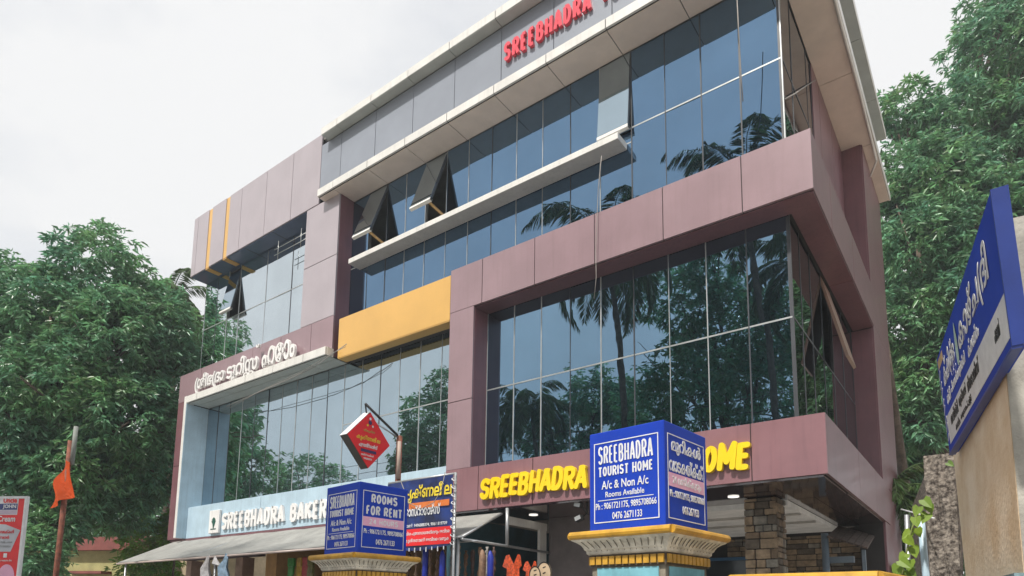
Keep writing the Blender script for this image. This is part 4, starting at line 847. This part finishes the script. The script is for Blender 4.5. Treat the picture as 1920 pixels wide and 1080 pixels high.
def crown_leaves(blobs, nclust, per, ln, droop=.55, keep=.6):
    """clusters of drooping leaves spread through lumpy ellipsoids, denser near the skin"""
    P = []; Dd = []
    vol = np.array([b[1] * b[2] * b[3] for b in blobs]) ** .7; vol /= vol.sum()
    for b, fr in zip(blobs, vol):
        k = int(nclust * fr); q = RNG.normal(size=(k, 3)); q /= np.linalg.norm(q, axis=1)[:, None]
        ph = RNG.uniform(0, 6.28, 6); lump = 1 + .16 * np.sin(5 * q[:, 0] + ph[0]) * np.sin(5 * q[:, 1] + ph[1]) + .12 * np.sin(9 * q[:, 2] + ph[2]) * np.sin(8 * q[:, 0] + ph[3])
        r = (RNG.uniform(keep ** 3, 1, k)) ** (1 / 3) * lump
        c = np.array(b[0]) + q * r[:, None] * np.array(b[1:4])
        cell = np.sin(c[:, 0] * 2.3 + ph[4]) * np.sin(c[:, 1] * 2.1 + ph[5]) * np.sin(c[:, 2] * 2.6 + ph[0])
        ok = cell > -.38; c, q = c[ok], q[ok]
        for j in range(per):
            a = RNG.normal(size=(len(c), 3)); a[:, 2] = a[:, 2] * .45 - droop; a += q * .55; a /= np.linalg.norm(a, axis=1)[:, None]
            P.append(c + RNG.normal(size=(len(c), 3)) * ln * .18); Dd.append(a)
    P = np.concatenate(P); Dd = np.concatenate(Dd); n = len(P); Ln = RNG.uniform(.7, 1.25, n) * ln
    return leaf_mesh(P, Dd, Ln, Ln * RNG.uniform(.24, .34, n))
def tree(name, label, base, trunk_top, blobs, nclust, per=9, ln=.22, r0=.28, m=None, group=None, droop=.55):
    t = thing(name, label, 'tree', tuple(base), group=group); base = np.array(base, float); tt = np.array(trunk_top, float)
    mid = (base + tt) / 2 + np.array([.25, -.1, 0]); geos = [tube_geo([base - np.array([0, 0, .05]), base + (mid - base) * .5, mid, tt], [r0 * 1.25, r0, r0 * .85, r0 * .7], 10)]
    tr = link('trunk', mesh(*join(geos), smooth=True), BARK, t)
    for b in blobs:
        c = np.array(b[0], float); kk = tt * .55 + c * .45 + np.array([0, 0, -.1 * b[3]])
        link('limb', mesh(*tube_geo([tt - np.array([0, 0, .2]), kk, c], [r0 * .55, r0 * .33, r0 * .12], 7), smooth=True), BARK, tr)
        for j in range(4):
            e = c + RNG.normal(size=3) * np.array(b[1:4]) * .5; link('twig', mesh(*tube_geo([kk * .4 + c * .6, e], [r0 * .14, r0 * .04], 5), smooth=True), BARK, tr)
    link('crown', crown_leaves(blobs, nclust, per, ln, droop), m or LEAF, t); return t
def blob(px, py, dep, rpx, ry=None, rz=None):
    c = pD(px, py, dep); r = rpx * dep / F; return (c, r, ry or r, (rz * dep / F) if rz else r)
# mango tree on the left
lb = [blob(185, 520, 20, 85, rz=95), blob(95, 590, 19.4, 95), blob(20, 560, 20, 80), blob(-50, 640, 19, 100), blob(215, 640, 19.3, 100), blob(300, 620, 20.2, 75), blob(320, 720, 20.5, 65, rz=90), blob(120, 730, 18.6, 110), blob(20, 780, 18.4, 100), blob(230, 790, 19, 100), blob(290, 870, 20, 65), blob(140, 890, 18.6, 95), blob(40, 900, 18.2, 80), blob(230, 940, 20, 60), blob(-40, 850, 18.4, 90), blob(100, 985, 18, 60), blob(265, 555, 20.3, 50), blob(340, 640, 21, 50), blob(330, 800, 21, 50), blob(180, 660, 21, 100), blob(90, 820, 21, 110), blob(230, 880, 21.5, 80), blob(-60, 740, 20, 90)]
tb = pD(100, 1060, 19); tree('mango_tree', 'large leafy mango tree left of the building, behind the orange flag', (tb[0], tb[1], 0), pD(115, 900, 19), lb, 14000, 9, .23, .34)
# big tree behind on the right
rb = [blob(1900, 90, 19, 105), blob(1800, 230, 19, 85), blob(1700, 205, 19.6, 50), blob(1900, 280, 18.6, 110), blob(1760, 340, 18.4, 85), blob(1690, 330, 19, 60), blob(1850, 430, 17.8, 110), blob(1720, 460, 18, 85), blob(1800, 570, 17.6, 100), blob(1710, 600, 18, 75), blob(1760, 700, 17.8, 85), blob(1720, 790, 18, 60), blob(1900, 620, 18, 100), blob(1990, 200, 19, 110), blob(2010, 400, 18.5, 120), blob(1990, 60, 19.5, 90), blob(1850, 30, 19.5, 50), blob(1690, 700, 19.5, 70), blob(1700, 880, 19.5, 70), blob(1760, 820, 19, 80), blob(1680, 500, 20, 70), blob(1790, 450, 20, 110), blob(1840, 650, 20, 110), blob(1860, 760, 18.5, 90), blob(1660, 420, 19.5, 45)]
tb = pD(1745, 900, 18.3); tree('mango_tree', 'tall dense mango tree behind the right end of the building', (tb[0], tb[1], 0), pD(1750, 760, 18.3), rb, 14500, 9, .23, .36)
# shrubs left
for px, py, dep, r_, lab in ((285, 1020, 22, 60, 'loose green shrub between the small house and the bakery awning'), (60, 1040, 17, 60, 'dark green shrub at the foot of the mango tree'), (330, 985, 21.5, 28, 'small bright shrub against the left edge of the building')):
    c = pD(px, py, dep); r = r_ * dep / F
    t = thing('shrub', lab, 'shrub', (c[0], c[1], 0)); link('stem', mesh(*tube_geo([(c[0], c[1], 0), (c[0] + .1, c[1], c[2])], [.06, .02], 6)), BARK, t)
    link('foliage', crown_leaves([(c, r, r, r * .9), (c - np.array([0, 0, r]), r * .9, r * .9, r * .9)], 700, 8, .18, .2), LEAF2 if r_ != 60 or px > 200 else LEAF, t)
t = thing('hedge', 'dense green bushes behind the small house', 'hedge', tuple(pD(180, 1000, 34) * np.array([1, 1, 0])))
link('foliage', crown_leaves([(pD(px, 985, 34), 2.2, 2.2, 1.9) for px in range(-60, 400, 55)] + [(pD(px, 1050, 34), 2.2, 2.2, 1.9) for px in range(-60, 400, 55)], 3000, 7, .35, .3), LEAF, t)
t = thing('hedge', 'dense green undergrowth behind the right end of the building', 'hedge', tuple(pD(1700, 1000, 22) * np.array([1, 1, 0])))
link('foliage', crown_leaves([(pD(px, py, 22), 1.5, 1.5, 1.5) for px in range(1640, 1840, 60) for py in (900, 970, 1040)], 2600, 7, .28, .3), LEAF, t)
# coconut palms
def palm(name, label, base, top, nf=20, fl=3.2, group=None, r0=.12, m=None, drop=1.):
    t = thing(name, label, 'palm tree', tuple(base), group=group); base = np.array(base, float); top = np.array(top, float)
    k = np.linspace(0, 1, 10); bend = np.array([.5, .2, 0]) * np.sin(np.pi * k)[:, None]
    link('trunk', mesh(*tube_geo([base + (top - base) * a + b for a, b in zip(k, bend)], [r0 * (1.4 - .6 * a) for a in k], 9), smooth=True), BARK, t)
    for i in range(nf):
        az = i * 2.4 + RNG.uniform(-.2, .2); el0 = math.radians(75 - 95 * (i / nf) + RNG.uniform(-8, 8)); L_ = fl * RNG.uniform(.85, 1.1); n = 26; pts = [top.copy()]; el = el0
        for j in range(n):
            el -= (math.radians(4.6) + .02 * j / n) * drop * (.5 + math.cos(max(min(el, 1.2), -1.2)) * .6)
            pts.append(pts[-1] + L_ / n * np.array([math.cos(az) * math.cos(el), math.sin(az) * math.cos(el), math.sin(el)]))
        pts = np.array(pts); fr = link('frond', mesh(*tube_geo(pts, [.03 * (1 - .85 * q / n) for q in range(n + 1)], 5)), PALML, t)
        P = []; Dd = []; Ln = []; side = np.array([-math.sin(az), math.cos(az), 0])
        for j in range(3, n + 1):
            tv = pts[j] - pts[j - 1]; tv /= np.linalg.norm(tv); q = j / n
            for sg_ in (-1, 1):
                for h in (0, .33, .66):
                    d = side * sg_ * .8 + tv * .55 + np.array([0, 0, -.45 - .3 * q]) + RNG.normal(size=3) * .08; P.append(pts[j] - tv * h * L_ / n); Dd.append(d / np.linalg.norm(d)); Ln.append(.75 * math.sin(math.pi * (q * .82 + .1)) * fl / 3.2)
        Ln = np.array(Ln); link('leaflet_row', leaf_mesh(np.array(P), np.array(Dd), Ln, np.full(len(Ln), .045)), m or PALML, fr)
    return t
tp = pD(322, 545, 27); palm('coconut_palm', 'coconut palm showing feathery fronds behind the mango tree crown', (tp[0] + .3, tp[1], 0), tp - np.array([0, 0, .4]), 14, 2.6, group='coconut palms')
tp = pD(372, 640, 29); palm('coconut_palm', 'lower coconut palm behind the left end of the building', (tp[0] + .2, tp[1], 0), tp, 12, 2.4, group='coconut palms')
tp = pD(1668, 905, 13.5); palm('areca_palm', 'small palm with green fronds beyond the right end of the entrance', (tp[0], tp[1], 0), tp - np.array([0, 0, .3]), 14, 1.6, r0=.06)
tp = pD(1640, 1055, 12); palm('areca_palm', 'low bushy palm under the right end of the entrance soffit', (tp[0], tp[1], 0), tp - np.array([0, 0, .5]), 12, 1.4, r0=.05)
a = pD(1678, 780, 16.5); b = pD(1700, 930, 16.5); o = tube('bare_palm_trunk', BARK, [(b[0] + .05, b[1], 0), b, a, a + (a - b) * 1.6], [.13, .12, .11, .1]); tag(o, 'bare brown palm trunk rising beside the right corner of the building', 'tree trunk')
# vine with bright leaves
t = thing('climbing_vine', 'thin climbing vine with bright yellow-green heart-shaped leaves', 'vine', tuple(pD(1690, 1080, 5.8) * np.array([1, 1, 0])))
vp = [pD(1690, 1085, 5.8), pD(1698, 1045, 5.8), pD(1706, 1005, 5.8), pD(1715, 975, 5.8), pD(1728, 945, 5.85), pD(1735, 935, 5.9)]; tube('stem', mat('vine_stem', (.2, .25, .06), rough=.7), [np.array([*vp[0][:2], 0])] + vp, .008, t, 5)
for px, py, sz in ((1733, 938, .1), (1741, 948, .08), (1722, 952, .09), (1738, 965, .1), (1717, 972, .09), (1706, 998, .09), (1720, 992, .08), (1700, 1010, .09), (1712, 1027, .1), (1697, 1040, .09), (1705, 1052, .1), (1690, 1052, .1), (1684, 1062, .1), (1702, 1070, .1), (1697, 1077, .1), (1778, 868, .06)):
    c = pD(px, py, 5.78 + rn.uniform(-.05, .05)); d = np.array([rn.uniform(-1, 1), rn.uniform(-.4, .2), -.9]); d /= np.linalg.norm(d); s_ = np.cross(d, [0, -1, .3]); s_ /= np.linalg.norm(s_); nn = np.cross(s_, d)
    pts = [(0, -.1), (.35, -.25), (.5, .05), (.35, .5), (0, 1), (-.35, .5), (-.5, .05), (-.35, -.25)]
    V = [c + (s_ * a_ + d * b_) * sz + nn * abs(a_) * .25 * sz for a_, b_ in pts] + [c + d * .3 * sz]; link('leaf', mesh(V, [(8, i, (i + 1) % 8) for i in range(8)]), LEAF2, t)
# potted fern on the left block roofline / ferns growing at the band end
# ---- what the glazing mirrors: palms, trees and cables across the road
RP = 'coconut palms across the road'
for px, py, dep, nf, fl, lab in ((1140, 455, 26, 24, 4.0, 'tall coconut palm mirrored in the middle of the entrance glazing'), (1395, 335, 25, 22, 4.0, 'tallest coconut palm mirrored at the right of the upper glazing'), (985, 760, 36, 20, 3.4, 'distant coconut palm mirrored low at the left of the entrance glazing'), (1500, 500, 27, 18, 3.4, 'coconut palm mirrored at the right corner of the entrance glazing')):
    m_ = mirrored(px, py, dep); palm('coconut_palm', lab, (m_[0] + .6, m_[1] - .3, 0), m_, nf, fl, group=RP)
def mtree(lab, blobs, nclust, ln=.3):
    bl = []
    for px, py, dep, r_ in blobs: c = mirrored(px, py, dep); r = r_ * dep / F; bl.append((c, r, r, r))
    c0 = bl[0][0]; tree('roadside_tree', lab, (c0[0], c0[1], 0), (c0[0], c0[1], c0[2] * .55), bl, nclust, 8, ln, .3, group='trees across the road')
mtree('dark broadleaf tree mirrored in the right half of the entrance glazing', [(1370, 640, 30, 110), (1270, 560, 30, 75), (1290, 720, 29, 90), (1440, 620, 30, 80), (1430, 740, 29, 90), (1330, 500, 30, 60), (1220, 760, 30, 70)], 3600)
mtree('smaller broadleaf tree mirrored beside the palm in the entrance glazing', [(1110, 740, 38, 55), (1170, 760, 38, 50), (1080, 790, 38, 50), (1010, 820, 38, 45)], 1500)
mtree('mango tree mirrored at the left end of the bakery glazing', [(400, 820, 36, 75), (440, 780, 36, 50), (385, 920, 36, 80), (480, 880, 36, 45), (395, 700, 36, 60), (400, 620, 36, 45)], 2400)
mtree('distant tree mirrored low in the bakery glazing', [(570, 900, 50, 55), (540, 930, 50, 40), (620, 905, 50, 35), (500, 940, 50, 45)], 1100)
mtree('tree mirrored beside the diamond sign in the bakery glazing', [(810, 800, 36, 65), (790, 860, 36, 60), (840, 730, 36, 40), (760, 880, 36, 40), (850, 880, 36, 60)], 1800)
# ---- cables: across the road (mirrored) and loose on the facade
for k, (y, z) in enumerate(((-3.2, 7.6), (-3.3, 7.9), (-3.25, 8.2), (-3.4, 8.7))):
    o = tube('overhead_cable', BLACK, sag((-45, y, z + .4), (25, y + .5, z), .7, 30), .014, None, 5); tag(o, '%s overhead cable along the road, counted from the lowest, mirrored in the glazing' % NM[k].replace('leftmost', 'first'), 'cable', 'overhead cables along the road')
for x in (-45, 25): t = tube('utility_pole', CONC, [(x, -3.3, 0), (x, -3.3, 9.4)], [.16, .11]); tag(t, 'concrete utility pole across the road at the %s end of the cables' % ('far left' if x < 0 else 'right'), 'pole')
def cable(lab, pts, r_=.006): o = tube('loose_cable', CABLE, pts, r_, None, 5); tag(o, lab, 'cable'); return o
cable('loose cable dangling down the middle of the glazing', [pY(1128, 292, 8.1), pY(1122, 350, 8.12), pY(1119, 420, 8.1), pY(1117, 470, 8.08), pY(1118, 520, 8.1), pY(1114, 560, 8.12)])
cable('thin cable hanging from the canopy down the right part of the upper glazing', [pY(1381, -20, 7.93), pY(1385, 60, 8.0), pY(1390, 150, 8.1), pY(1393, 190, 8.2)], .007)
cable('slack cable tied under the bakery canopy', [pY(425, 762, 8.2), pY(470, 742, 8.0), pY(540, 712, 7.92), pY(590, 688, 7.92), pY(650, 645, 7.93)], .008)
cable('second slack cable crossing the bakery canopy edge', [pY(430, 765, 8.2), pY(500, 727, 8.0), pY(570, 695, 7.9), pY(622, 663, 7.88), pY(648, 650, 7.93)], .006)
cable('knotted wire across the right side wall under the roof', [pX(1472, 186, -1.85), pX(1490, 176, -1.8), pX(1510, 162, -1.82), pX(1529, 150, -1.85)], .01)

# ---- thin haze added to lift the dark tones of the trees
hz = bpy.data.materials.new('tone_lifting_haze'); hz.use_nodes = True; hn = hz.node_tree.nodes; hn.remove(hn['Principled BSDF'])
pv = hn.new('ShaderNodeVolumePrincipled'); pv.inputs['Density'].default_value = .0022; pv.inputs['Color'].default_value = (.86, .95, 1, 1); pv.inputs['Anisotropy'].default_value = .2
hz.node_tree.links.new(pv.outputs[0], hn['Material Output'].inputs['Volume'])
o = box('haze', None, -165, 165, -145, 185, -1.3, 26); o.data.materials.append(hz); tag(o, 'thin added haze that lifts the dark tones', kind='stuff')
